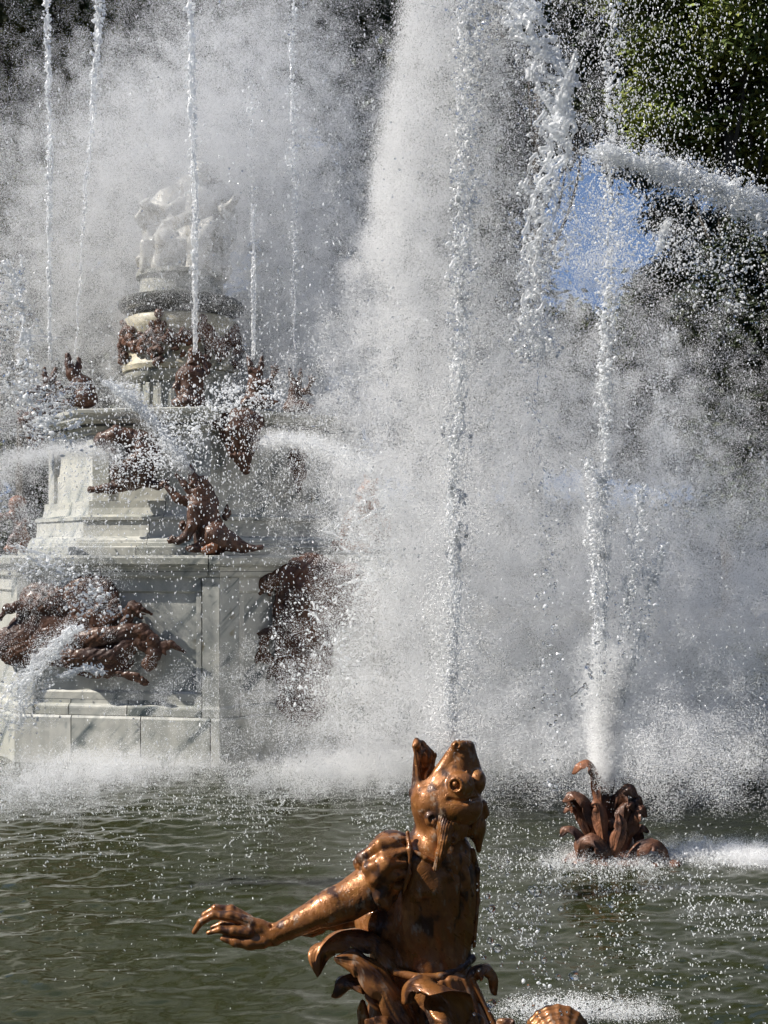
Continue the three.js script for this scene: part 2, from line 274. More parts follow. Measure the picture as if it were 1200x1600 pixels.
{
  const R = 2.6, F = fountain;
  for (let k = -2; k <= 2; k++) {
    const seen = k === 0 || k === 1;
    // plinth of two or three blocks a side
    const cuts = k === 0 ? [0, 0.28, 0.62, 0.955, 1] : k === 1 ? [0, 0.36, 0.7, 1] : [0, 0.5, 1];
    const pl = [[R + 0.035, -0.4], [R + 0.035, 0.43], [R + 0.02, 0.452]];
    if (k === 0) { for (let i = 0; i < 3; i++) course('plinth_block', F, k, pl, cuts[i], cuts[i + 1]); course('plinth_block', F, k, pl, cuts[3], 1); }
    else for (let i = 0; i < cuts.length - 1; i++) course('plinth_block', F, k, pl, cuts[i], cuts[i + 1]);
    // base moulding, set back over the plinth
    const bm = [[R + 0.012, 0.458], [R + 0.012, 0.50], ...arc(R + 0.012, 0.52, R - 0.03, 0.56, 4, -1), [R - 0.032, 0.60]];
    const bc = k === 0 ? [0, 0.26, 0.55, 0.915] : k === 1 ? [0.105, 0.5, 0.895] : [0.09, 0.91];
    for (let i = 0; i < bc.length - 1; i++) course('base_moulding', F, k, bm, bc[i], bc[i + 1]);
    // corner pilasters
    const pw = 0.085, pp = [[R + 0.022, 0.458], [R + 0.022, 0.53], [R + 0.006, 0.56], [R + 0.006, 1.70], [R + 0.012, 1.745]];
    course('corner_pilaster', F, k, pp, 0, k === 1 ? 0.105 : pw, M.marble[0]); course('corner_pilaster', F, k, pp, 1 - pw, 1, M.marble[1]);
    // framed panel: rails, stiles and the recessed slab
    const p0 = k === 1 ? 0.105 : k === 0 ? 0 + pw : pw, p1 = 1 - pw;
    course('panel_rail', F, k, [[R - 0.03, 0.602], [R - 0.03, 0.665], [R - 0.05, 0.685]], p0, p1, M.marble[1]);
    course('panel_rail', F, k, [[R - 0.05, 1.60], [R - 0.03, 1.62], [R - 0.03, 1.745]], p0, p1, M.marble[0]);
    course('panel_stile', F, k, [[R - 0.031, 0.687], [R - 0.031, 1.598]], p0, p0 + 0.03, M.marble[0]);
    course('panel_stile', F, k, [[R - 0.031, 0.687], [R - 0.031, 1.598]], p1 - 0.03, p1, M.marble[0]);
    course('panel_slab', F, k, [[R - 0.055, 0.62], [R - 0.055, 1.7]], p0 + 0.005, p1 - 0.005, M.marble[0]);
    // cornice
    const co = [[R + 0.0, 1.746], [R + 0.015, 1.765], [R + 0.018, 1.80], ...arc(R + 0.02, 1.805, R + 0.065, 1.86, 5, -1), [R + 0.068, 1.87], [R + 0.088, 1.875], [R + 0.092, 1.93], [R + 0.08, 1.95], [R + 0.07, 1.955]];
    const cc = k === 0 ? [0, 0.42, 0.945, 1] : k === 1 ? [0, 0.55, 1] : [0, 0.5, 1];
    for (let i = 0; i < cc.length - 1; i++) course('cornice_block', F, k, co, cc[i], cc[i + 1], M.marble[2]);
    // second tier: stepped base, walls with pilaster strips, cornice
    const S = 1.62;
    course('step', F, k, [[S + 0.33, 1.955], [S + 0.33, 2.03], [S + 0.31, 2.045]], 0, k === 1 ? 0.6 : 0.47, M.marble[1]); course('step', F, k, [[S + 0.33, 1.955], [S + 0.33, 2.03], [S + 0.31, 2.045]], k === 1 ? 0.6 : 0.47, 1, M.marble[2]);
    course('base_course', F, k, [[S + 0.22, 2.047], [S + 0.22, 2.075], ...arc(S + 0.21, 2.08, S + 0.14, 2.14, 4, -1), [S + 0.13, 2.2], [S + 0.13, 2.30]], 0, 0.52, M.marble[1]);
    course('base_course', F, k, [[S + 0.22, 2.047], [S + 0.22, 2.075], ...arc(S + 0.21, 2.08, S + 0.14, 2.14, 4, -1), [S + 0.13, 2.2], [S + 0.13, 2.30]], 0.52, 1, M.marble[0]);
    course('base_course', F, k, [[S + 0.15, 2.303], [S + 0.15, 2.335], [S + 0.07, 2.36], [S + 0.05, 2.43], [S + 0.05, 2.50]], 0, 0.63, M.marble[2]); course('base_course', F, k, [[S + 0.15, 2.303], [S + 0.15, 2.335], [S + 0.07, 2.36], [S + 0.05, 2.43], [S + 0.05, 2.50]], 0.63, 1, M.marble[1]);
    course('wall_panel', F, k, [[S - 0.03, 2.502], [S - 0.03, 3.17]], 0.14, k === 1 ? 0.58 : 0.86, M.marble[1]); if (k === 1) course('wall_panel', F, k, [[S - 0.03, 2.502], [S - 0.03, 3.17]], 0.58, 0.86, M.marble[2]);
    course('pilaster', F, k, [[S + 0.005, 2.502], [S + 0.005, 3.17]], 0, 0.14, M.marble[2]); course('pilaster', F, k, [[S + 0.005, 2.502], [S + 0.005, 3.17]], 0.86, 1, M.marble[0]);
    const c2 = [[S, 3.172], [S + 0.02, 3.19], [S + 0.02, 3.215], ...arc(S + 0.03, 3.22, S + 0.15, 3.29, 5, -1), [S + 0.155, 3.30], [S + 0.20, 3.305], ...arc(S + 0.205, 3.31, S + 0.255, 3.37, 4, -1), [S + 0.26, 3.40], [S + 0.24, 3.41]];
    course('cornice_block', F, k, c2, 0, 0.5, M.marble[2]); course('cornice_block', F, k, c2, 0.5, 1, M.marble[1]);
  }
  const oct = (r, y0, y1) => new THREE.CylinderGeometry(r, r, y1 - y0, 8, 1).rotateY(A0).translate(0, (y0 + y1) / 2, 0);
  mesh('tier_core', uvMetres(oct(2.3, -0.4, 1.9), 0, 0, 0.34), M.marble[2], F);
  mesh('tier_floor', uvMetres(oct(2.62, 1.80, 1.953), 0, 0, 0.34), M.darkStone, F);
  mesh('tier_core', uvMetres(oct(1.48, 1.95, 3.3), 0, 0, 0.34), M.marble[2], F);
  mesh('tier_floor', uvMetres(oct(1.7, 3.25, 3.405), 0, 0, 0.34), M.darkStone, F);
  // square fluted block, bulging drum and round neck
  const U = new THREE.Group(); U.position.set(-0.19, 0, 0); U.name = 'upper_pedestal'; F.add(U);
  const lathe = (pts, n = 48) => uvMetres(new THREE.LatheGeometry(pts.map(p => new THREE.Vector2(...p)), n), rnd(), rnd(), 0.34);
  const smoothUV = (pts, n = 56) => { const g = new THREE.LatheGeometry(pts.map(p => new THREE.Vector2(...p)), n), u = g.attributes.uv; for (let i = 0; i < u.count; i++) u.setXY(i, u.getX(i) * 1.2, g.attributes.position.getY(i) * 0.34); return toCreasedNormals(g, 0.6); };
  const bp = []; for (let i = 0; i <= 0; i++) bp.push([0.50, 3.4]);
  mesh('drum_base', smoothUV([[0, 3.4], [0.57, 3.4], [0.57, 3.47], [0.53, 3.49], [0.52, 3.84], [0.58, 3.87], [0.62, 3.93], [0.62, 3.955], [0, 3.955]]), M.marble[2], U);
  for (let i = 0; i < 22; i++) { const a = i / 22 * Math.PI * 2, m2 = mesh('fluting', new RoundedBoxGeometry(0.075, 0.33, 0.05, 2, 0.02), M.marble[(i * 7) % 3], U); m2.position.set(Math.sin(a) * 0.525, 3.665, Math.cos(a) * 0.525); m2.rotation.y = a; }
  M.creamMarble = new THREE.MeshPhysicalMaterial({ name: 'cream_marble', map: marbleMaps.map, bumpMap: marbleMaps.bump, bumpScale: 0.006, color: C(0.92, 0.83, 0.66), roughness: 0.5, clearcoat: 0.2 });
  mesh('drum', smoothUV([[0.60, 3.957], [0.645, 3.97], [0.655, 4.02], [0.63, 4.06], [0.60, 4.12], [0.595, 4.2], [0.615, 4.32], [0.645, 4.43], [0.65, 4.5], [0.62, 4.56], [0.58, 4.58]]), M.creamMarble, U);
  mesh('drum_moulding', smoothUV([[0.57, 4.582], [0.60, 4.60], [0.61, 4.64], [0.67, 4.66], [0.70, 4.70], [0.70, 4.745], [0.66, 4.78], [0.5, 4.80], [0, 4.8]]), M.darkStone, U);
  for (let i = 0; i < 12; i++) { const a = i / 12 * Math.PI * 2; mesh('neck_slab', uvMetres(new THREE.CylinderGeometry(0.455, 0.47, 0.21, 4, 1, true, a, Math.PI / 6 * 0.985).translate(0, 4.91, 0), rnd(), rnd(), 0.34), M.marble[i % 3], U); }
  mesh('neck_core', smoothUV([[0.445, 4.78], [0.44, 5.02], [0.50, 5.03], [0.50, 5.07], [0.4, 5.10], [0, 5.1]]), M.marble[2], U);
}

M.jet = new THREE.MeshPhysicalMaterial({ name: 'aerated_water', color: C(0.95, 0.96, 0.97), transmission: 0.75, thickness: 0, roughness: 0.45, clearcoat: 0.8, clearcoatRoughness: 0.1, ior: 1.33 });

// ---------------------------------------------------------------- trees beyond the pool
const leafGeo = [0, 1, 2].map((v) => {
  const pos = [], nor = [];
  for (let i = 0; i < 16; i++) {
    const c = V(gs(), gs() * 0.6, gs()).multiplyScalar(0.17), L = rr(0.06, 0.12), n = V(gs() * 0.7, 1, gs() * 0.7).normalize(), t = V(gs(), gs() * 0.4, gs()).cross(n).normalize(), b = V().crossVectors(n, t), w = L * 0.42;
    const q = [V().copy(t).multiplyScalar(-L), V().copy(b).multiplyScalar(w).addScaledVector(n, L * 0.12), V().copy(t).multiplyScalar(L), V().copy(b).multiplyScalar(-w).addScaledVector(n, L * 0.12)].map(p => p.add(c));
    for (const k of [0, 1, 2, 0, 2, 3]) { pos.push(...q[k].toArray()); nor.push(n.x, n.y, n.z); }
  }
  const g = new THREE.BufferGeometry(); g.setAttribute('position', new THREE.Float32BufferAttribute(pos, 3)); g.computeVertexNormals(); return g;
});
M.leaf = new THREE.MeshPhysicalMaterial({ name: 'leaf', color: C(1, 1, 1), roughness: 0.75, side: THREE.DoubleSide });
M.bark = new THREE.MeshStandardMaterial({ name: 'bark', color: C(0.06, 0.05, 0.038), roughness: 0.95, vertexColors: true });
function limb(pts, r0, r1, seg = 10) {
  const cu = new THREE.CatmullRomCurve3(pts), g = new THREE.TubeGeometry(cu, pts.length * 5, 1, seg), p = g.attributes.position, n = pts.length * 5;
  for (let i = 0; i <= n; i++) { const c = cu.getPointAt(i / n); for (let j = 0; j <= seg; j++) { const k = i * (seg + 1) + j, v = V().fromBufferAttribute(p, k).sub(c), r = (r0 + (r1 - r0) * i / n) * (1 + 0.18 * noise(c.y * 2.3 + j, j * 1.7, 3) + (i === 0 ? 0.3 : 0)); v.multiplyScalar(r).add(c); p.setXYZ(k, v.x, v.y, v.z); } }
  g.computeVertexNormals(); g.deleteAttribute('uv'); return g;
}
// lobes: [px, py, depth offset, half width px, half height px]; spots where the crown has foliage, as seen from the pool edge
function tree(name, label, group, px, d, baseR, lobes, n, green, top, coarse = 1) {
  n = Math.round(n / (coarse * coarse));
  const base = P(px, HY, d); base.y = 0.34;
  const o = thing(name, label, 'tree', base, group);
  const tp = P(top[0], top[1], d).sub(base), mid = V().copy(tp).multiplyScalar(0.5).add(V(rr(-0.4, 0.4), 0, rr(-0.3, 0.3)));
  const gl = [limb([V(0, -0.1, 0), V().copy(tp).multiplyScalar(0.22).add(V(rr(-0.2, 0.2), 0, 0)), mid, tp], baseR, baseR * 0.25)];
  for (const [lx, ly, dz, w, h] of lobes) {
    if (Math.abs(lx - top[0]) > 95) continue;
    const e = P(lx, ly, d + dz).sub(base), t = clamp(e.y / tp.y - 0.25, 0.2, 0.85), s = V().lerpVectors(V(), tp, t);
    gl.push(limb([s, V().lerpVectors(s, e, 0.5).add(V(rr(-0.4, 0.4), rr(-0.2, 0.7), rr(-0.4, 0.4))), e], baseR * 0.2, 0.03, 6));
    for (let k = 0; k < 5; k++) gl.push(limb([V().lerpVectors(s, e, rr(0.5, 0.9)), V().copy(e).add(V(gs() * w, gs() * h, gs() * w).multiplyScalar(d / FPX * 0.35)), V().copy(e).add(V(gs() * w, gs() * h, gs() * w).multiplyScalar(d / FPX * 0.7))], 0.045, 0.012, 5));
  }
  const tr = mesh('trunk', paint(mergeGeometries(gl), (x, y, z) => { const q = 0.8 + 0.5 * noise(x * 7, y * 1.5, z * 7); return [q, q * 0.97, q * 0.92]; }), M.bark, o); tr.userData.kind = undefined;
  const per = lobes.map(l => l[3] * l[4]), sum = per.reduce((a, b) => a + b, 0), mats = [], cols = [];
  lobes.forEach(([lx, ly, dz, w, h], i) => {
    const c = P(lx, ly, d + dz).sub(base), s = d / FPX, cnt = Math.round(n * per[i] / sum), nb = Math.max(5, Math.round(w * h / 400));
    const tufts = []; for (let k = 0; k < nb; k++) { const u = V(gs(), gs(), gs()).normalize().multiplyScalar(Math.pow(rnd(), 0.45)); tufts.push(V(c.x + u.x * w * s, c.y + u.y * h * s, c.z + u.z * w * s * 0.8)); }
    for (let k = 0; k < cnt; k++) {
      const t = tufts[Math.floor(rnd() * nb)], q = V(t.x + gs() * 0.34, t.y + gs() * 0.16, t.z + gs() * 0.34);
      const m = new THREE.Matrix4().compose(q, new THREE.Quaternion().setFromEuler(new THREE.Euler(gs() * 0.35, rnd() * 6.28, gs() * 0.35)), V(1, 1, 1).multiplyScalar(rr(0.8, 1.35) * coarse));
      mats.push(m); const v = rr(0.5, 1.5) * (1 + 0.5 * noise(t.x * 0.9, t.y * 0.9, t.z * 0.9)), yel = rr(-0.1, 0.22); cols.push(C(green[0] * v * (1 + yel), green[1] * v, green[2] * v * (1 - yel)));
    }
  });
  const im = new THREE.InstancedMesh(leafGeo[used[name] % 3 || 0], M.leaf, mats.length); mats.forEach((m, i) => { im.setMatrixAt(i, m); im.setColorAt(i, cols[i]); });
  im.name = 'crown'; im.castShadow = im.receiveShadow = true; im.userData.kind = 'stuff'; o.add(im);
  return o;
}
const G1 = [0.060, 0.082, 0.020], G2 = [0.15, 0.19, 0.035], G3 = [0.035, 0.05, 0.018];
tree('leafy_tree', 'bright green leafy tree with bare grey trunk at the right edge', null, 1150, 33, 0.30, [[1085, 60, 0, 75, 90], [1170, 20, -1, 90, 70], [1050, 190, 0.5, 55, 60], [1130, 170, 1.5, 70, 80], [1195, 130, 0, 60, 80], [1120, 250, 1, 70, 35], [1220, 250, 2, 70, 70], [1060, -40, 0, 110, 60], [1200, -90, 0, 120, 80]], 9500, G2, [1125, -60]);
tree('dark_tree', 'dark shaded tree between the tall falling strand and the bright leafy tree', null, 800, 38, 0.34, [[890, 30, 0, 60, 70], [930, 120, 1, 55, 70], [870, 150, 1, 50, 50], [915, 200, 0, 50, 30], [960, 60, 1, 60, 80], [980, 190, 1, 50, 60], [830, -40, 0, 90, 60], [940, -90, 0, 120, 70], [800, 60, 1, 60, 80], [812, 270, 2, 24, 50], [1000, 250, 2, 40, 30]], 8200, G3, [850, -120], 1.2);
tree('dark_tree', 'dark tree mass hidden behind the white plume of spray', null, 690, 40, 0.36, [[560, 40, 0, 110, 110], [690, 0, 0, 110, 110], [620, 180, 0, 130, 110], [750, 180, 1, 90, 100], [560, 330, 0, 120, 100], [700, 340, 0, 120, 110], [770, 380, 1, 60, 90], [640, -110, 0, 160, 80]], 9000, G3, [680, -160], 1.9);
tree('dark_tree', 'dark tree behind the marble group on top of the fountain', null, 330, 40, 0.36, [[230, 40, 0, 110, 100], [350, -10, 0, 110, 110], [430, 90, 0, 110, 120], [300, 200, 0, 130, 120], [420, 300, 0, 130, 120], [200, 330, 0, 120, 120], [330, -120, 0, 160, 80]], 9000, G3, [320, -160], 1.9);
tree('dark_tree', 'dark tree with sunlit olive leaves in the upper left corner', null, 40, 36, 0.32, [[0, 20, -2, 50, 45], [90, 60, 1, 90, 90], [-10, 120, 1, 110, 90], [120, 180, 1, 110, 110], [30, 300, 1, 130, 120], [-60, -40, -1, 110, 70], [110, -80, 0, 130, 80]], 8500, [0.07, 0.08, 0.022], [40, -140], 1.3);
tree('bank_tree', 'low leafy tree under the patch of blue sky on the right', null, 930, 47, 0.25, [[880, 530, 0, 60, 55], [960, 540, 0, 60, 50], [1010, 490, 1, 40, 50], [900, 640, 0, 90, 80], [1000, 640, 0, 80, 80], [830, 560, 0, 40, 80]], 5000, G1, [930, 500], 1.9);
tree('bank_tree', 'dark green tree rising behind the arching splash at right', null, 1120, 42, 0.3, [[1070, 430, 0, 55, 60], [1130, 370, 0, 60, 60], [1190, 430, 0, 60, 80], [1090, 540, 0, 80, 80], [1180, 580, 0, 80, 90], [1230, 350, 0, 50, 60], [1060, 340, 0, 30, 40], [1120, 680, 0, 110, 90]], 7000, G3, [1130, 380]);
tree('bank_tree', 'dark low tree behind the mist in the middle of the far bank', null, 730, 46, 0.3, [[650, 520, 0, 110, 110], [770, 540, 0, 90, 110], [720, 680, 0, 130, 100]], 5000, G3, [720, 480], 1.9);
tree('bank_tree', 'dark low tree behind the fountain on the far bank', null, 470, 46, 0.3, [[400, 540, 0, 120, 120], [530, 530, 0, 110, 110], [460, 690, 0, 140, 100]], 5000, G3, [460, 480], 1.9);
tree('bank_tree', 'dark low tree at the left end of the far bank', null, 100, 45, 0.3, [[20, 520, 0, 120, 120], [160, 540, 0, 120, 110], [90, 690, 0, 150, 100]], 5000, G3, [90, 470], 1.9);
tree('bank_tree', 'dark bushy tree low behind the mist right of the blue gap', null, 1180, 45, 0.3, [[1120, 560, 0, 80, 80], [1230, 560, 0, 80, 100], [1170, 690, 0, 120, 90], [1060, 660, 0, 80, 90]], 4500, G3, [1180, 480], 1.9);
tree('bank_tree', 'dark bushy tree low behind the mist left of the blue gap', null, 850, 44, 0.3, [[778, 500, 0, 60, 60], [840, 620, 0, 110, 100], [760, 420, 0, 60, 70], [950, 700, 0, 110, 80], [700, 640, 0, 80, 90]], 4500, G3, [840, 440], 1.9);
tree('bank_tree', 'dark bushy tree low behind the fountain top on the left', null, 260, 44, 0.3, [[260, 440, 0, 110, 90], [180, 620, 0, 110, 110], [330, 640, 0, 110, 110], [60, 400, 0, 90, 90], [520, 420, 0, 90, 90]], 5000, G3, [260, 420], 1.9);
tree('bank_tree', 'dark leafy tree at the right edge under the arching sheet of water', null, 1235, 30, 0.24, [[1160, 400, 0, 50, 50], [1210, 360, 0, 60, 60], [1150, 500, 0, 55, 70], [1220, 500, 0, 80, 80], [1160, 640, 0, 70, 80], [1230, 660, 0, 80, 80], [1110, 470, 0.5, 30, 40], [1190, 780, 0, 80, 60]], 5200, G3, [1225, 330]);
{ // hedge closing the foot of the wood
  const mats = [], cols = [];
  for (let k = 0; k < 3200; k++) { const x = rr(-26, 26), y = Math.pow(rnd(), 0.8) * 3.2 + 0.3, z = -44 + rr(-1.2, 1.2) + 1.2 * noise(x * 0.4, 1, 1); mats.push(new THREE.Matrix4().compose(V(x, y, z), new THREE.Quaternion().setFromEuler(new THREE.Euler(gs() * 0.5, rnd() * 6.28, gs() * 0.5)), V(1, 1, 1).multiplyScalar(rr(1.7, 2.6)))); const v = rr(0.6, 1.3); cols.push(C(0.04 * v, 0.056 * v, 0.02 * v)); }
  const im = new THREE.InstancedMesh(leafGeo[1], M.leaf, mats.length); mats.forEach((m, i) => { im.setMatrixAt(i, m); im.setColorAt(i, cols[i]); }); im.castShadow = im.receiveShadow = true;
  im.name = 'hedge'; scene.add(tag(im, 'dark green hedge along the far bank of the pool', 'hedge', null, 'stuff'));
}

// ---------------------------------------------------------------- the wood goes on round the pool, outside the picture: its shade and its dark mirror in the water
{
  const spots = []; for (let k = 0; k < 16; k++) { const a = (70 + k * 220 / 15) * Math.PI / 180; spots.push([a, (a > 3.9 ? 34 : 25.5) + 4 * ((k * 7) % 5) / 5, 13 + 4 * ((k * 5) % 4) / 4]); }
  const big = leafGeo[0].clone().scale(4.6, 4.6, 4.6);
  spots.forEach(([a, r, h], k) => {                          // a: 180 degrees is behind the eye
    const x = AX.x + Math.sin(a) * r, z = AX.z - Math.cos(a) * r, o = thing('park_tree', null, 'tree', [x, 0.34, z]);
    tag(o, 'broad leafy park tree round the pool outside the picture', 'tree', 'park trees round the pool outside the picture');
    const tr = mesh('trunk', paint(limb([V(0, -0.1, 0), V(0.2, h * 0.3, 0.1), V(-0.1, h * 0.55, 0), V(0, h * 0.85, 0.1)], 0.34, 0.1, 8), () => [0.8, 0.78, 0.74]), M.bark, o);
    const list = [], cols = []; for (let i = 0; i < 260; i++) { const u = V(gs(), gs(), gs()).normalize().multiplyScalar(Math.cbrt(rnd())); list.push([V(u.x * 4.2, h * 0.62 + u.y * h * 0.42, u.z * 4.2), rr(0.8, 1.3), new THREE.Quaternion().setFromEuler(new THREE.Euler(gs() * 0.4, rnd() * 6.28, gs() * 0.4))]); }
    const im = new THREE.InstancedMesh(big, M.leaf, list.length), m = new THREE.Matrix4(); list.forEach(([p, s, q], i) => { im.setMatrixAt(i, m.compose(p, q, V(s, s, s))); const v = rr(0.6, 1.3); im.setColorAt(i, C(0.05 * v, 0.07 * v, 0.02 * v)); });
    im.name = 'crown'; im.userData.kind = 'stuff'; im.castShadow = im.receiveShadow = true; o.add(im);
  });
}


// ---------------------------------------------------------------- bronze leaves, shared by the statues
// spine points and face direction in photo pixels (y down, z to the eye); widths in pixels
function leaf(pts, w, o) {
  const { ox, oy, s, up = [0, -1, 0.6], cup = 0.25, lobes = 5, th = 3, ribs = 4, ribH = 0.08, tip = 0.12, curlTip = 0, base = 0.55 } = o;
  const cu = new THREE.CatmullRomCurve3(pts.map(p => V(p[0], -p[1], p[2]))), NT = 44, NS = 18, U = V(up[0], -up[1], up[2]).normalize();
  const rows = [];
  for (let i = 0; i <= NT; i++) {
    const t = i / NT, c = cu.getPoint(t), T = cu.getTangent(t), S = V().crossVectors(T, U).normalize(), N = V().crossVectors(S, T).normalize();
    const lb = Math.pow(Math.abs(Math.sin(Math.PI * (t * lobes + 0.15))), 0.6), prof = (base + (1 - base) * Math.sin(Math.min(1, t * 1.6) * Math.PI / 2)) * Math.pow(1 - Math.pow(t, 4), 0.6) + tip * (1 - t) * 0 + 0.02;
    const ww = w * prof * (0.66 + 0.34 * lb), row = [];
    for (let j = 0; j <= NS; j++) {
      const q = j / NS * 2 - 1, a = Math.abs(q), rib = Math.cos(a * ribs * Math.PI * 2) * ribH * w * (1 - t * 0.5) * (1 - a * 0.3), mid = Math.exp(-a * a * 60) * 0.10 * w;
      const h = -cup * ww * a * a + rib + mid + 0.035 * w * Math.sin((t * 22 - a * 5)) * ss(0.08, 0.3, a) + 0.03 * w * noise(t * 9, q * 3, w);
      row.push([V().copy(c).addScaledVector(S, q * ww).addScaledVector(T, -a * a * ww * 0.35).addScaledVector(N, h), N]);
    }
    rows.push(row);
  }
  const pos = [], ind = [], K = NS + 1, R = (NT + 1) * K;
  for (const side of [1, -1]) rows.forEach((row, i) => row.forEach(([p, N], j) => { const e = (j === 0 || j === NS || i === NT) ? 0.25 : 1, v = V().copy(p).addScaledVector(N, side * th * 0.5 * e); pos.push((v.x - ox) * s, (v.y + oy) * s, v.z * s); }));
  for (let i = 0; i < NT; i++) for (let j = 0; j < NS; j++) { const a = i * K + j, b = a + 1, c = a + K, d = c + 1; ind.push(a, b, d, a, d, c, R + a, R + d, R + b, R + a, R + c, R + d); }
  const edge = []; for (let j = 0; j < NS; j++) edge.push([j, j + 1]); for (let i = 0; i < NT; i++) edge.push([i * K + NS, (i + 1) * K + NS]); for (let j = NS; j > 0; j--) edge.push([NT * K + j, NT * K + j - 1]); for (let i = NT; i > 0; i--) edge.push([i * K, (i - 1) * K]);
  for (const [a, b] of edge) ind.push(a, R + a, b, b, R + a, R + b);
  const g = new THREE.BufferGeometry(); g.setAttribute('position', new THREE.Float32BufferAttribute(pos, 3)); g.setIndex(ind); { const p = g.attributes.position, uv = new Float32Array(p.count * 2); for (let i = 0; i < p.count; i++) { uv[i * 2] = (p.getX(i) * 0.8 + p.getZ(i) * 0.6) * 4; uv[i * 2 + 1] = (p.getY(i) * 0.8 - p.getZ(i) * 0.5 + p.getX(i) * 0.2) * 4; } g.setAttribute('uv', new THREE.BufferAttribute(uv, 2)); }
  g.computeVertexNormals();
  return g;
}
const goldTint = (f = 0.03) => (x, y, z) => {              // gilded bronze with dark, grainy weathered patches
  const n = fbm(x * f, y * f, z * f, 4), m = fbm(x * f * 4 + 9, y * f * 4, z * f * 4, 3), k = ss(0.08, 0.42, n + 0.35 * m + 0.28 * ss(0.1, 0.5, noise(x * 0.11, y * 0.018, z * 0.11))), q = ss(0.15, 0.45, m - 0.5 * n);
  const a = [0.27, 0.106, 0.030], b = [0.06, 0.026, 0.014], c = [0.42, 0.19, 0.055];
  const lime = 0.55 * ss(0.30, 0.5, fbm(x * 0.09 + 31, y * 0.05, z * 0.09, 4) + 0.25 * noise(x * 0.5, y * 0.3, z * 0.5)), L = [0.42, 0.33, 0.25];
  return a.map((v, i) => { const u = (v + (c[i] - v) * q * 0.5) * (1 - k) + b[i] * k; return u + (L[i] - u) * lime; });
};
const redTint = (f = 0.05, lift = 1) => (x, y, z) => {     // red brown bronze
  const n = fbm(x * f, y * f, z * f, 4), m = fbm(x * f * 5 + 9, y * f * 5, z * f * 5, 3), k = ss(-0.1, 0.4, n + 0.3 * m), q = ss(0.2, 0.5, m);
  const a = [0.19 * lift, 0.078 * lift, 0.038 * lift], b = [0.05, 0.024, 0.018], c = [0.34 * lift, 0.15 * lift, 0.07 * lift];
  return a.map((v, i) => (v + (c[i] - v) * q * 0.6) * (1 - k) + b[i] * k);
};

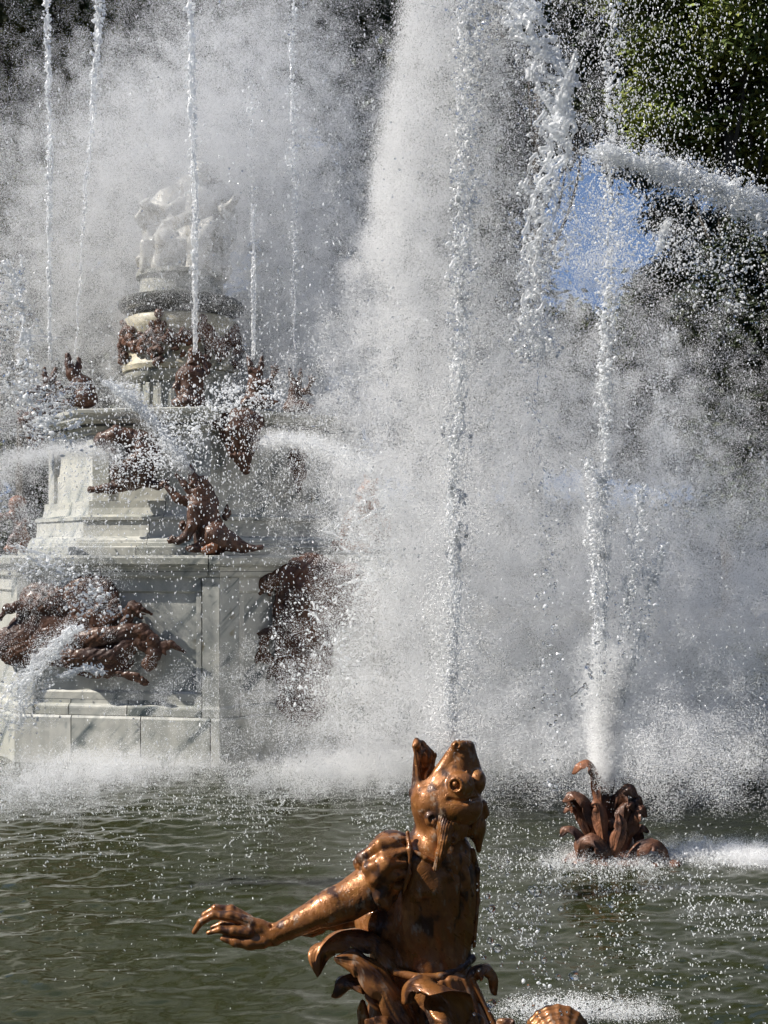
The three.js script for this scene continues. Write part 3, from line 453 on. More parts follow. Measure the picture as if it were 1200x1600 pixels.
// ---------------------------------------------------------------- the near statue: a man turning into a frog, seen from behind his left side
{
  const D = 3.75, s = D / FPX, ox = 690, oy = 1600;
  const st = thing('bronze_statue', 'large golden bronze statue of a frog headed man reaching left in the foreground', 'statue', P(ox, oy, D));
  const T = goldTint(0.03);
  const B = new Sculpt();
  // head, thrown back
  B.ell(700, 1252, 0, 54, 46, 50, 10);
  B.ell(716, 1256, 26, 36, 30, 30, 10);                   // brow bulge
  B.ell(668, 1250, 6, 26, 32, 36, 10);
  B.cap(706, 1236, 6, 722, 1171, 4, 37, 13, 14);          // upper jaw
  B.cap(694, 1232, 4, 717, 1180, 2, 34, 15, 10);
  B.cap(675, 1228, 12, 711, 1166, 12, 14, 7, 6); B.cap(731, 1168, 0, 737, 1205, -2, 11, 16, 8);
  B.ell(717, 1163, 10, 12, 9, 11, 5);                     // nose end
  B.ell(712, 1162, 18, 6, 5.5, 5, 3); B.sub(713, 1161, 24, 3.4, 4.2, 6, 1.5, 0.5);   // nostril
  B.cap(664, 1226, 10, 708, 1164, 14, 3.2, 2.6, 3);       // lip of the upper jaw
  // lower jaw, a hollow pointed spoon standing open
  B.cap(657, 1236, -8, 652, 1163, -10, 13, 5, 6); B.ell(666, 1206, -22, 15, 31, 20, 6, 0.1); B.ell(664, 1228, -18, 18, 18, 22, 8);
  B.sub(671, 1196, -6, 15, 44, 22, 2, 0.17); B.cap(668, 1226, 4, 690, 1158, -6, 5, 17, 2, true);
  B.cap(647, 1166, 2, 656, 1230, 14, 2.4, 4.5, 6); B.chain([[651, 1158, -8], [660, 1164, -26], [680, 1186, -38], [674, 1214, -36]], 4, 3.6, 3); B.cap(647, 1166, 2, 651, 1158, -8, 2.4, 3.6, 3); B.ell(657, 1232, 15, 6, 7, 6, 3);
  B.ell(652, 1164, -4, 6, 8, 9, 5); B.ell(662, 1184, -25, 10, 22, 8, 6, -0.12); B.ell(647, 1239, -2, 8, 9, 9, 5);
  // eyes: two round domes, a ringed pupil on the near one
  B.ell(717, 1220, 36, 22, 20, 20, 4); B.ell(744, 1219, 10, 15, 20, 20, 4);
  B.sub(709, 1217, 55, 8, 8.5, 6, 1.5); B.ell(708.5, 1216, 51, 4.6, 4.6, 4.6, 1.2);
  { const ring = []; for (let i = 0; i <= 14; i++) ring.push([709 + 9.5 * Math.cos(i * 0.449), 1217 + 10 * Math.sin(i * 0.449), 53.5 - 2.5 * Math.cos(i * 0.449 + 2.6)]); B.chain(ring, 2, 2, 1.5); }
  B.cap(727, 1200, 34, 737, 1214, 27, 1.8, 1.8, 2); B.cap(737, 1214, 27, 739, 1232, 25, 1.8, 1.8, 2);
  B.cap(700, 1240, 50, 722, 1243, 52, 2, 2, 6, true); B.cap(722, 1243, 52, 742, 1240, 36, 2, 2, 6, true);
  // ear, neck
  B.ell(673, 1271, 42, 11, 12, 8, 3); B.sub(674, 1270, 50, 6, 7, 6, 1.5); B.ell(676, 1273, 46, 3, 3.5, 3, 1);
  B.cap(682, 1272, -4, 684, 1332, -10, 33, 40, 14);
  B.cap(680, 1300, 26, 672, 1330, 24, 9, 7, 9);
  // chest and shoulders under the cloth, left arm
  B.cap(690, 1345, -14, 676, 1500, -16, 50, 44, 14);
  B.cap(610, 1340, 14, 690, 1335, -6, 30, 40, 14);
  B.cap(612, 1342, 16, 572, 1386, 24, 31, 30, 10);
  B.cap(571, 1384, 24, 520, 1407, 34, 31, 25, 12);
  B.cap(520, 1407, 34, 438, 1444, 46, 26, 15.5, 12);
  B.ell(545, 1404, 30, 30, 26, 24, 10, -0.5);
  B.ell(430, 1448, 47, 15, 16, 12, 8);
  // left hand: palm, four fingers, thumb
  B.ell(405, 1440, 48, 27, 19, 12, 8, 0.2);
  B.chain([[396, 1428, 50], [366, 1416, 54], [341, 1414, 56], [322, 1424, 57], [312, 1439, 57]], 9.5, 3.6, 3);
  B.chain([[392, 1426, 40], [366, 1409, 42], [343, 1407, 43], [326, 1417, 44], [318, 1430, 45]], 8.5, 3.2, 3);
  B.chain([[394, 1440, 58], [372, 1436, 62], [351, 1434, 63], [334, 1439, 62]], 9.5, 3.6, 3);
  B.chain([[398, 1446, 36], [372, 1440, 33], [352, 1434, 31], [336, 1440, 31]], 8.5, 3.4, 3);
  B.chain([[416, 1455, 54], [396, 1456, 60], [376, 1453, 64], [356, 1447, 64]], 11, 4.5, 5);
  B.cap(366, 1414, 64, 394, 1426, 60, 1.6, 2, 2.5, true); B.cap(370, 1444, 66, 396, 1446, 64, 1.6, 2, 2.5, true);
  B.cap(428, 1432, 52, 432, 1462, 54, 2, 2, 4, true);     // wrist crease
  // right arm beyond, with its hand
  B.cap(650, 1360, -52, 600, 1440, -78, 30, 24, 12); B.cap(600, 1440, -78, 522, 1459, -66, 23, 15, 10);
  B.ell(500, 1460, -64, 22, 12, 14, 6);
  B.chain([[492, 1456, -56], [470, 1456, -52], [454, 1462, -51], [447, 1472, -51]], 8.5, 6, 3);
  B.chain([[492, 1464, -50], [474, 1467, -46], [460, 1471, -45], [451, 1478, -45]], 7.5, 4.5, 3);
  B.chain([[494, 1456, -70], [474, 1452, -72], [460, 1456, -72], [450, 1464, -72]], 8, 4.5, 3);
  B.chain([[498, 1470, -64], [484, 1476, -60], [470, 1477, -58]], 8, 4, 3);
  mesh('body', B.mesh(2.0, ox, oy, s, (x, y, z) => 0.9 * noise(x * 0.05, y * 0.05, z * 0.05) + 0.22 * noise(x * 0.17, y * 0.17, z * 0.17), T), M.bronze, st);
  // tunic: back panel with a spine fold, hollow under the arm, belly towards the left
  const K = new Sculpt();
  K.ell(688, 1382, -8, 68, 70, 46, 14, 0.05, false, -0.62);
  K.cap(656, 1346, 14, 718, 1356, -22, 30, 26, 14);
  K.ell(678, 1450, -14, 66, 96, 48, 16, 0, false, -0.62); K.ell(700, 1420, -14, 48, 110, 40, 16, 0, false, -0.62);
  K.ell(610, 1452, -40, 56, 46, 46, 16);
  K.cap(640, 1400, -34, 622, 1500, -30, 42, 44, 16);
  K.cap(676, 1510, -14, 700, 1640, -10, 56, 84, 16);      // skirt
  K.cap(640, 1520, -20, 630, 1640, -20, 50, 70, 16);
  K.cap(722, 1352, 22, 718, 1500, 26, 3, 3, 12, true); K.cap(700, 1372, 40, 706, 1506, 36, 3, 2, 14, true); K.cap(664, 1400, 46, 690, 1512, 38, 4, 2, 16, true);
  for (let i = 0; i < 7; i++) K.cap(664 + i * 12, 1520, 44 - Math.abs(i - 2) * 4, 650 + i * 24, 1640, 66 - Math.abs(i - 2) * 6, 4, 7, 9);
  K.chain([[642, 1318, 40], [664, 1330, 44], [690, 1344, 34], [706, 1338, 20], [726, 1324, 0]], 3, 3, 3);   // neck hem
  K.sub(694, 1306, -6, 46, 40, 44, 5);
  mesh('tunic', K.mesh(2.3, ox, oy, s, (x, y, z) => 2.6 * fbm(x * 0.045 - y * 0.012, y * 0.011, z * 0.045, 2) + 1.2 * noise(x * 0.1 - y * 0.03, y * 0.02, z * 0.1), (x, y, z) => { const c = T(x + 200, y, z); return [c[0] * 0.92, c[1] * 0.92, c[2] * 0.92]; }), M.bronze, st);  // tunic tint slightly darker than the body: shade on the back put into colour
  // lapel lying over the shoulder blade
  const L = new Sculpt();
  L.chain([[704, 1330, 24], [722, 1356, 16], [736, 1396, 8]], 8, 5, 6); L.chain([[704, 1334, 26], [702, 1354, 34], [714, 1380, 28], [728, 1402, 16]], 3, 2.5, 4);
  L.ell(718, 1360, 20, 13, 30, 6, 8, -0.35);
  L.chain([[738, 1330, -2], [746, 1362, -6], [747, 1410, -8], [741, 1480, -4]], 5, 3, 5);
  mesh('lapel', L.mesh(1.8, ox, oy, s, null, T), M.bronze, st);
  // puffed sleeve with gathered folds and a torn hem
  const Z = new Sculpt();
  Z.ell(602, 1336, 16, 32, 36, 34, 8, 0.25); Z.ell(614, 1318, 12, 26, 24, 28, 10);
  for (let i = 0; i < 5; i++) { const a = i / 4, x0 = 630 + 4 * a, y0 = 1304 + 66 * a, z0 = 30 + 16 * Math.sin(a * 3.1), x1 = 566 + 44 * a, y1 = 1332 + 58 * a, z1 = 24 + 32 * Math.sin(0.4 + a * 2.6); Z.chain([[x0, y0, z0], [(x0 + x1) / 2 - 4, (y0 + y1) / 2 - 8 + 5 * Math.sin(i * 2), (z0 + z1) / 2 + 5], [x1, y1, z1 - 3]], 4, 11, 9); }
  Z.cap(563, 1346, 30, 600, 1404, 36, 6, 6, 5); Z.cap(560, 1346, 10, 594, 1412, 10, 8, 7, 6); Z.ell(592, 1390, 36, 26, 12, 24, 8, 0.9); Z.ell(584, 1376, 46, 22, 9, 10, 5, 0.95);
  Z.chain([[636, 1296, 26], [640, 1318, 40], [638, 1352, 46], [630, 1384, 40]], 3.6, 3, 3);
  mesh('sleeve', Z.mesh(1.9, ox, oy, s, (x, y, z) => { return 2.2 * noise(x * 0.05, y * 0.05, z * 0.05) + 0.7 * noise(x * 0.13, y * 0.13, z * 0.13); }, T), M.bronze, st);
  // hair
  const hairLock = (f) => { const H = new Sculpt(); f(H); mesh('hair_lock', H.mesh(1.0, ox, oy, s, (x, y, z) => 0.3 * Math.sin(x * 1.5 + y * 0.3 + z * 0.4 + 2 * noise(x * 0.05, y * 0.05, z * 0.05)), T), M.bronze, st); };
  hairLock((H) => { H.chain([[688, 1266, 34], [693, 1284, 43], [693, 1302, 47], [687, 1322, 47], [679, 1346, 43]], 14, 5, 8); });
  hairLock((H) => { H.ell(704, 1301, 44, 9.5, 10, 8, 4); H.sub(705, 1301, 52, 3.6, 4, 5, 2); H.ell(703, 1276, 40, 12, 17, 10, 6, 0.3); H.ell(716, 1284, 32, 14, 22, 14, 8); });
  hairLock((H) => { H.ell(742, 1254, 30, 10, 13, 10, 4); H.sub(742, 1255, 40, 4, 6, 4, 2); H.chain([[738, 1262, 28], [740, 1276, 26], [737, 1290, 24]], 6, 3, 3); H.chain([[726, 1252, 38], [738, 1248, 37]], 4, 4, 3); });
  hairLock((H) => { H.ell(742, 1284, 2, 16, 30, 18, 8, -0.1); H.cap(746, 1290, 2, 748, 1329, -2, 12, 4, 8); H.cap(753, 1256, 6, 757, 1270, 2, 8, 8, 5); H.ell(722, 1290, 6, 24, 16, 22, 10); });
  const BT = new Sculpt(); BT.chain([[618, 1506, 40], [650, 1513, 46], [684, 1514, 38], [716, 1508, 20], [738, 1500, -8]], 7, 7, 3); mesh('belt', BT.mesh(2, ox, oy, s, null, T), M.bronze, st);
  // acanthus leaves at the waist
  const F = { ox, oy, s }, G = (pts, w, o) => mesh('acanthus_leaf', paint(leaf(pts, w, { ...F, ...o }), T, s, ox, oy), M.bronze, st);
  G([[668, 1640, 60], [636, 1570, 62], [598, 1512, 58], [556, 1482, 54], [524, 1480, 56]], 31, { up: [0.55, -0.7, 0.75], cup: 0.5, lobes: 4, ribs: 4, th: 5 });
  G([[650, 1560, 20], [620, 1500, 14], [578, 1460, 12], [532, 1458, 14], [504, 1482, 18], [497, 1520, 22]], 30, { up: [0.2, -0.95, 0.25], cup: 0.5, lobes: 5, th: 5 });
  G([[640, 1600, 44], [606, 1550, 34], [566, 1518, 30], [536, 1522, 32], [523, 1548, 34]], 27, { up: [-0.2, -0.9, 0.3], cup: 0.5, lobes: 4, th: 5 });
  G([[724, 1660, 70], [712, 1590, 82], [690, 1530, 86], [658, 1504, 84], [636, 1516, 82], [634, 1540, 84]], 36, { up: [-0.5, -0.6, -0.2], cup: 0.6, lobes: 4, th: 6 });
  G([[728, 1560, 26], [742, 1512, 24], [760, 1506, 22], [771, 1522, 22], [770, 1548, 22]], 17, { up: [0.5, -0.85, 0.3], cup: 0.4, lobes: 4, th: 5 });
  G([[634, 1660, 84], [610, 1600, 88], [590, 1572, 88], [571, 1562, 86]], 20, { up: [0.3, -0.6, 0.8], cup: 0.4, lobes: 3, th: 5 });
  G([[652, 1660, 92], [632, 1600, 98], [604, 1566, 98], [585, 1554, 96]], 17, { up: [0.3, -0.5, 0.9], cup: 0.4, lobes: 3, th: 5 });
  G([[606, 1690, 40], [580, 1640, 30], [566, 1590, 26], [566, 1552, 28]], 16, { up: [-0.7, -0.2, 0.8], cup: 0.4, lobes: 4, th: 5 });
  G([[760, 1680, 60], [778, 1620, 62], [790, 1582, 58], [797, 1572, 56]], 22, { up: [0.2, -0.2, 1], cup: 0.5, lobes: 3, th: 5 });
  G([[742, 1680, 76], [744, 1620, 80], [738, 1572, 76], [730, 1552, 72]], 22, { up: [0.3, -0.2, 1], cup: 0.5, lobes: 3, th: 5 });
  // rolled scroll leaf at the foot, right
  const R = new Sculpt();
  for (let k = 0; k < 6; k++) { const a = []; for (let i = 0; i <= 9; i++) { const t = Math.PI * (1.05 - i / 9 * 1.0), r = 47 - k * 6.5; a.push([868 + Math.cos(t) * r, 1612 - Math.sin(t) * r * 0.98, 40 + k * 7 - 16]); } R.chain(a, 6.5 - k * 0.4, 4.5, 3); }
  R.ell(868, 1630, 30, 46, 50, 30, 8);
  mesh('scroll_leaf', R.mesh(2.2, ox, oy, s, null, T), M.bronze, st);
  // rock and weed mound that carries him down to the pool floor
  const RK = new Sculpt();
  RK.ell(700, 1700, -10, 120, 90, 110, 30); RK.ell(720, 1900, -10, 190, 200, 170, 40); RK.ell(700, 2120, -10, 230, 160, 220, 40); RK.ell(850, 1690, 20, 60, 70, 50, 30);
  mesh('rock_mound', RK.mesh(7, ox, oy, s, (x, y, z) => 8 * fbm(x * 0.02, y * 0.02, z * 0.02, 3), redTint(0.02)), M.darkBronze, st);
}

// ---------------------------------------------------------------- leafy bronze spout standing in the pool, right
{
  const D = 8.33, s = D / FPX, ox = 955, oy = 1340, F = { ox, oy, s };
  const o = thing('leaf_spout', 'bronze spout of curling acanthus leaves rising from the pool on the right', 'fountain spout', P(ox, oy, D)), T = redTint(0.05, 0.8), T2 = redTint(0.05, 1.6);
  const S = new Sculpt();
  S.ell(955, 1348, 0, 78, 20, 66, 10); S.ell(950, 1318, 0, 40, 36, 36, 14); S.cap(945, 1300, 0, 943, 1228, 0, 17, 8, 12);
  for (let i = 0; i < 26; i++) S.ell(955 + gs() * 42, 1336 + rnd() * 12, 30 * rnd() + 20, rr(5, 12), rr(4, 8), rr(6, 12), 4, rr(-1, 1));
  S.ell(953, 1283, 24, 8, 10, 8, 4);
  mesh('base', S.mesh(1.7, ox, oy, s, (x, y, z) => 2 * fbm(x * 0.08, y * 0.05, z * 0.08, 3), T), M.darkBronze, o);
  const G = (pts, w, op, t = T) => mesh('acanthus_leaf', paint(leaf(pts, w, { ...F, th: 1.7, ribH: 0.09, ...op }), t, s, ox, oy), M.darkBronze, o);
  G([[948, 1325, 14], [938, 1262, 16], [932, 1212, 14], [916, 1188, 12], [901, 1194, 12], [893, 1208, 12]], 15, { up: [-0.1, -1, 0.25], cup: 0.5, lobes: 4 }, T2);
  G([[950, 1330, 6], [956, 1272, 10], [968, 1234, 14], [982, 1226, 16], [992, 1244, 16]], 25, { up: [0.2, -1, 0.25], cup: 0.6, lobes: 4 });
  G([[948, 1290, -8], [955, 1230, -10], [957, 1199, -10]], 10, { up: [0.2, -0.1, 1], cup: 0.3, lobes: 2 });
  G([[940, 1332, 22], [928, 1276, 24], [909, 1242, 22], [890, 1236, 20], [877, 1250, 20]], 18, { up: [-0.1, -1, 0.3], cup: 0.5, lobes: 4 });
  G([[934, 1338, 8], [918, 1296, 4], [901, 1266, 2], [887, 1262, 0], [880, 1271, 0]], 11, { up: [-0.1, -1, 0.3], cup: 0.5, lobes: 3 }, T2);
  G([[928, 1345, 30], [912, 1310, 32], [892, 1288, 30], [878, 1288, 30], [871, 1301, 30]], 14, { up: [-0.1, -1, 0.35], cup: 0.5, lobes: 4 });
  G([[966, 1335, 26], [974, 1290, 28], [985, 1264, 26], [998, 1256, 26], [1004, 1272, 26]], 18, { up: [0.15, -1, 0.3], cup: 0.5, lobes: 4 });
  G([[952, 1350, 42], [938, 1312, 48], [918, 1296, 48], [902, 1304, 46], [896, 1332, 44]], 22, { up: [-0.1, -1, 0.4], cup: 0.6, lobes: 4 });
  G([[968, 1345, 36], [990, 1312, 40], [1014, 1306, 38], [1030, 1318, 34], [1038, 1340, 32]], 19, { up: [0.1, -1, 0.4], cup: 0.5, lobes: 4 });
  G([[944, 1345, 40], [956, 1306, 46], [962, 1280, 44], [958, 1262, 40]], 13, { up: [0.1, -0.2, 1], cup: 0.3, lobes: 3 }, T2);
  G([[972, 1345, -20], [996, 1310, -22], [1008, 1296, -22], [1018, 1306, -22]], 14, { up: [0.1, -1, 0.3], cup: 0.5, lobes: 3 });
  G([[960, 1345, 16], [976, 1290, 18], [984, 1250, 16], [996, 1244, 14], [1000, 1256, 14]], 15, { up: [0.15, -1, 0.3], cup: 0.5, lobes: 4 });
  G([[930, 1345, 18], [916, 1290, 14], [904, 1254, 12], [890, 1250, 10], [884, 1260, 10]], 13, { up: [-0.1, -1, 0.3], cup: 0.5, lobes: 4 });
  G([[956, 1345, 30], [966, 1284, 32], [972, 1252, 30], [980, 1250, 30], [984, 1262, 30]], 14, { up: [0.1, -0.9, 0.4], cup: 0.5, lobes: 4 });
  G([[940, 1345, 32], [934, 1286, 34], [926, 1250, 32], [918, 1252, 32]], 13, { up: [-0.1, -0.6, 0.8], cup: 0.4, lobes: 3 }, T2);
  const N = new THREE.CylinderGeometry(4.5 * s, 6 * s, 16 * s, 12); N.translate((943 - ox) * s, (oy - 1222) * s, 0); mesh('nozzle', paint(N, T, s, ox, oy), M.darkBronze, o);
}

// ---------------------------------------------------------------- frog figures on the tiers
function hand(S, x, y, z, dx, dy, L, r, n = 4) {           // palm at x, y; fingers spread about direction dx, dy
  S.ell(x, y, z, r * 2, r * 2, r * 1.5, r);
  const a0 = Math.atan2(dy, dx);
  for (let i = 0; i < n; i++) { const a = a0 + (i - (n - 1) / 2) * 0.42, l = L * (1 - 0.12 * Math.abs(i - 1.3)); S.chain([[x, y, z], [x + Math.cos(a) * l * 0.6, y + Math.sin(a) * l * 0.6, z + 1.5], [x + Math.cos(a + 0.1) * l, y + Math.sin(a + 0.1) * l, z]], r * 0.85, r * 0.45, r * 0.6); }
  S.chain([[x, y, z], [x + Math.cos(a0 + 1.2) * L * 0.5, y + Math.sin(a0 + 1.2) * L * 0.5, z + 3]], r * 0.9, r * 0.5, r * 0.6);
}
function figure(name, label, cat, cx, by, d, build, { cell = 1.1, tint = redTint(0.09, 0.42), amp = 0.5, freq = 0.25, group, mat = M.darkBronze, part = 'body', turn = 0, carve } = {}) {
  const o = thing(name, label, cat, P(cx, by, d), group), S = new Sculpt(); build(S);
  const s = d / FPX; o.rotation.y = turn;
  mesh(part, S.mesh(cell, cx, by, s, (x, y, z) => amp * 2 * fbm(x * freq, y * freq, z * freq, 2) + (carve ? carve(x, y, z) : 0), tint), mat, o);
  return o;
}
const bits = (o, name, cx, by, d, build, cell = 1, tint = redTint(0.09, 0.42), mat = M.darkBronze, amp = 0.4, freq = 0.25) => { const S = new Sculpt(); build(S); return mesh(name, S.mesh(cell, cx, by, d / FPX, (x, y, z) => amp * 2 * fbm(x * freq, y * freq, z * freq, 2), tint), mat, o); };
const TG = 'bronze frog figures on the upper cornice';
function spoutFrog(cx, by, d, dir, h, label, arm) {        // crouching frog man with open jaws pointing up; dir 1 reaches right
  const k = h / 78, X = (x) => cx + dir * x * k, Y = (y) => by - y * k, Z = (z) => z * k;
  const o = figure('frog_figure', label, 'statue', cx, by, d, (S) => {
    S.cap(X(-4), Y(14), 0, X(-1), Y(42), Z(2), 15 * k, 11 * k, 8); S.ell(X(2), Y(10), Z(4), 22 * k, 10 * k, 18 * k, 8);
    S.ell(X(14), Y(10), Z(10), 13 * k, 9 * k, 10 * k, 5); S.cap(X(16), Y(8), Z(12), X(32), Y(10), Z(14), 4 * k, 2 * k, 4); S.ell(X(-12), Y(8), Z(8), 12 * k, 8 * k, 10 * k, 5);
    S.cap(X(-2), Y(42), Z(2), X(-1), Y(54), Z(2), 8 * k, 9 * k, 6); S.ell(X(-1), Y(53), Z(2), 10 * k, 9 * k, 10 * k, 4);
    S.chain([[X(-4), Y(55), Z(4)], [X(-9), Y(66), Z(5)], [X(-12), Y(77), Z(4)]], 6 * k, 3 * k, 4); S.chain([[X(3), Y(55), Z(0)], [X(7), Y(66), Z(0)], [X(8), Y(78), Z(-1)]], 5.5 * k, 2.6 * k, 4);
    S.sub(X(-1), Y(66), Z(2), 3.5 * k, 9 * k, 6 * k, 2);
    S.ell(X(-9), Y(57), Z(8), 4 * k, 4 * k, 4 * k, 2); S.ell(X(6), Y(56), Z(8), 3.6 * k, 3.6 * k, 3.6 * k, 2);
    if (arm === 'up') { S.chain([[X(2), Y(40), Z(8)], [X(17), Y(36), Z(14)], [X(26), Y(48), Z(16)]], 6 * k, 3.4 * k, 4); hand(S, X(27), Y(52), Z(16), dir * 0.25, -1, 15 * k, 2.2 * k); S.chain([[X(4), Y(40), Z(-4)], [X(20), Y(38), Z(-4)], [X(28), Y(32), Z(0)]], 5 * k, 3 * k, 4); }
    else if (arm === 'out') { S.chain([[X(0), Y(42), Z(8)], [X(16), Y(42), Z(12)], [X(30), Y(34), Z(14)]], 6 * k, 3.4 * k, 4); hand(S, X(32), Y(33), Z(14), dir, 0.3, 10 * k, 2.2 * k); S.chain([[X(-8), Y(36), Z(8)], [X(2), Y(22), Z(16)], [X(14), Y(20), Z(18)]], 5 * k, 3 * k, 4); }
    else { S.chain([[X(10), Y(40), Z(4)], [X(20), Y(44), Z(8)], [X(18), Y(58), Z(8)]], 5.5 * k, 3 * k, 4); hand(S, X(18), Y(61), Z(8), 0.1, -1, 10 * k, 2 * k); S.chain([[X(-12), Y(40), Z(4)], [X(-22), Y(36), Z(8)], [X(-22), Y(26), Z(12)]], 6 * k, 3.6 * k, 4); }
  }, { group: TG, cell: 1.0 });
  return o;
}
spoutFrog(463, 645, 13.2, 1, 68, 'rightmost small bronze frog man on the upper cornice, hand raised to the right', 'up');
spoutFrog(401, 640, 12.95, 1, 82, 'bronze frog man with spread fingers between the broad snouted and the rightmost one', 'up');
spoutFrog(77, 649, 13.42, -1, 74, 'leftmost small bronze frog man on the upper cornice, reaching out to the left', 'out');
{ // hunched one with a long snout, and the broad snouted one seen from behind
  const d = 13.1, o = figure('frog_figure', 'dark hunched bronze frog man with long raised snout, second from left on the cornice', 'statue', 122, 636, d, (S) => {
    S.ell(130, 612, 0, 19, 26, 18, 8); S.ell(136, 624, 6, 18, 14, 16, 8); S.cap(124, 600, 2, 114, 584, 4, 12, 9, 6); S.chain([[113, 586, 4], [109, 570, 4], [107, 556, 4]], 8, 4.5, 4); S.chain([[120, 584, 2], [124, 570, 0], [123, 560, 0]], 6, 3, 4);
    S.chain([[116, 606, 12], [104, 616, 16], [98, 606, 16]], 5, 3, 4); hand(S, 97, 604, 16, -0.5, -1, 9, 2); S.ell(112, 630, 10, 14, 7, 10, 5);
  }, { group: TG, cell: 1.0 });
  const e = 12.72; figure('frog_figure', 'broad snouted bronze frog man in front of the drum, back turned', 'statue', 301, 638, e, (S) => {
    S.cap(299, 625, 0, 300, 592, 2, 21, 18, 8); S.ell(300, 584, 4, 21, 15, 17, 8); S.cap(302, 582, 4, 304, 553, 4, 11, 9, 5); S.ell(304, 549, 4, 9.5, 5, 10, 3); S.cap(297, 572, 14, 310, 572, 14, 2, 2, 3, true); S.cap(298, 562, 15, 311, 562, 15, 1.6, 1.6, 3, true);
    S.chain([[314, 592, 6], [324, 582, 8], [319, 568, 8]], 6, 3.4, 4); hand(S, 320, 564, 8, 0.3, -1, 10, 2); S.ell(283, 590, 6, 8, 10, 8, 4); S.chain([[284, 592, 6], [277, 606, 10], [283, 618, 12]], 6, 4, 4); S.ell(296, 630, 8, 28, 10, 18, 6); S.chain([[288, 628, 14], [276, 632, 16]], 6, 4, 4);
    S.ell(291, 578, 12, 4.5, 4.5, 4, 2); S.ell(313, 577, 12, 4.5, 4.5, 4, 2);
  }, { group: TG, cell: 1.0 });
}
{ // large crouching frog man on the corner of the first tier
  const d = 11.95, o = figure('frog_figure', 'big dark bronze frog man crouching on the front corner of the lower tier', 'statue', 325, 867, d, (S) => {
    S.cap(314, 790, 0, 330, 842, -4, 20, 28, 14); S.cap(312, 772, 2, 316, 800, 2, 15, 20, 10); S.ell(314, 768, 2, 16, 15, 16, 6);
    S.chain([[310, 766, 2], [303, 748, 4], [297, 729, 4]], 10, 4, 5); S.chain([[300, 770, 8], [290, 758, 10], [278, 743, 10]], 6.5, 2.8, 4); S.ell(303, 757, 13, 5, 5, 5, 2.5); S.ell(318, 755, 8, 6, 6, 6, 3);
    S.chain([[318, 750, 4], [322, 766, -2], [330, 786, -8]], 7, 12, 6);
    S.chain([[302, 786, 6], [280, 780, 12], [266, 764, 12]], 9, 5, 5); hand(S, 262, 760, 12, -0.8, -0.5, 11, 2.6);
    S.chain([[304, 796, 18], [304, 822, 24], [295, 838, 24], [282, 846, 22]], 9, 5.5, 5); hand(S, 277, 845, 22, -1, -0.2, 12, 2.8);
    S.ell(287, 822, 4, 7, 9, 8, 3); S.sub(287, 822, 12, 3, 4, 4, 2);
    S.cap(340, 838, 14, 382, 856, 4, 22, 9, 10); S.cap(336, 838, 14, 312, 856, 22, 12, 7, 6); S.ell(306, 857, 22, 14, 6, 8, 4); S.ell(337, 831, 24, 6, 7, 6, 3);
    S.chain([[380, 856, 6], [396, 857, 10], [410, 855, 8]], 6, 4, 4);
  }, { tint: redTint(0.06, 0.5), amp: 0.8, freq: 0.12 });
  bits(o, 'loincloth', 325, 867, d, (S) => { for (let i = 0; i < 7; i++) S.chain([[352 - i * 2, 846 + i * 1.6, 24 - i], [338, 850 + i * 1.8, 30 - i], [322 + i, 858 + i * 0.6, 30]], 2.8, 3.4, 2.5); }, 0.9, redTint(0.08, 1.6));
  bits(o, 'dorsal_fin', 325, 867, d, (S) => { S.chain([[350, 806, -8], [353, 796, -8], [354, 789, -8]], 5, 2, 2); S.chain([[350, 806, -8], [358, 803, -8], [359, 798, -8]], 3.4, 1.6, 2); S.chain([[352, 810, -8], [356, 808, -8]], 4, 2, 2); }, 0.8);
}
{ const d = 12.95; figure('frog_figure', 'orange bronze figure behind bursts of water at the right end of the lower tier', 'statue', 556, 867, d, (S) => {
    S.ell(577, 764, 4, 13, 14, 13, 5); S.chain([[576, 762, 4], [578, 752, 4], [572, 744, 6]], 8, 4, 4); S.chain([[582, 760, 2], [590, 750, 0]], 6, 3, 4); S.cap(572, 776, 0, 566, 838, 0, 17, 24, 10); S.ell(572, 845, 0, 32, 18, 24, 10);
    S.chain([[566, 786, 12], [546, 808, 18], [531, 842, 20]], 10, 6, 6); hand(S, 527, 848, 20, -0.4, 1, 12, 3); S.chain([[584, 790, 2], [602, 812, 6], [606, 836, 6]], 9, 6, 6); S.ell(545, 852, 14, 18, 9, 10, 5); }, { tint: redTint(0.05, 1.5), amp: 0.8, freq: 0.12 }); }
{ const d = 12.55; figure('frog_figure', 'small bronze figure with arm held out at the left edge on the lower tier', 'statue', 26, 867, d, (S) => {
    S.ell(28, 786, 2, 14, 12, 13, 5); S.cap(26, 796, 0, 30, 818, 0, 11, 9, 6); S.chain([[22, 804, 6], [6, 808, 10], [-8, 802, 10]], 6, 4, 4); hand(S, -11, 801, 10, -1, -0.2, 9, 2.2); S.chain([[30, 816, 2], [31, 832, 6], [22, 844, 8], [16, 856, 8]], 9, 5, 4); S.chain([[30, 820, -4], [38, 840, -6], [34, 860, -4]], 8, 5, 4); S.ell(20, 858, 8, 12, 5, 7, 4); S.chain([[36, 800, 0], [44, 812, 6], [36, 822, 10]], 5, 3, 4); }, { tint: redTint(0.05, 1.1) }); }

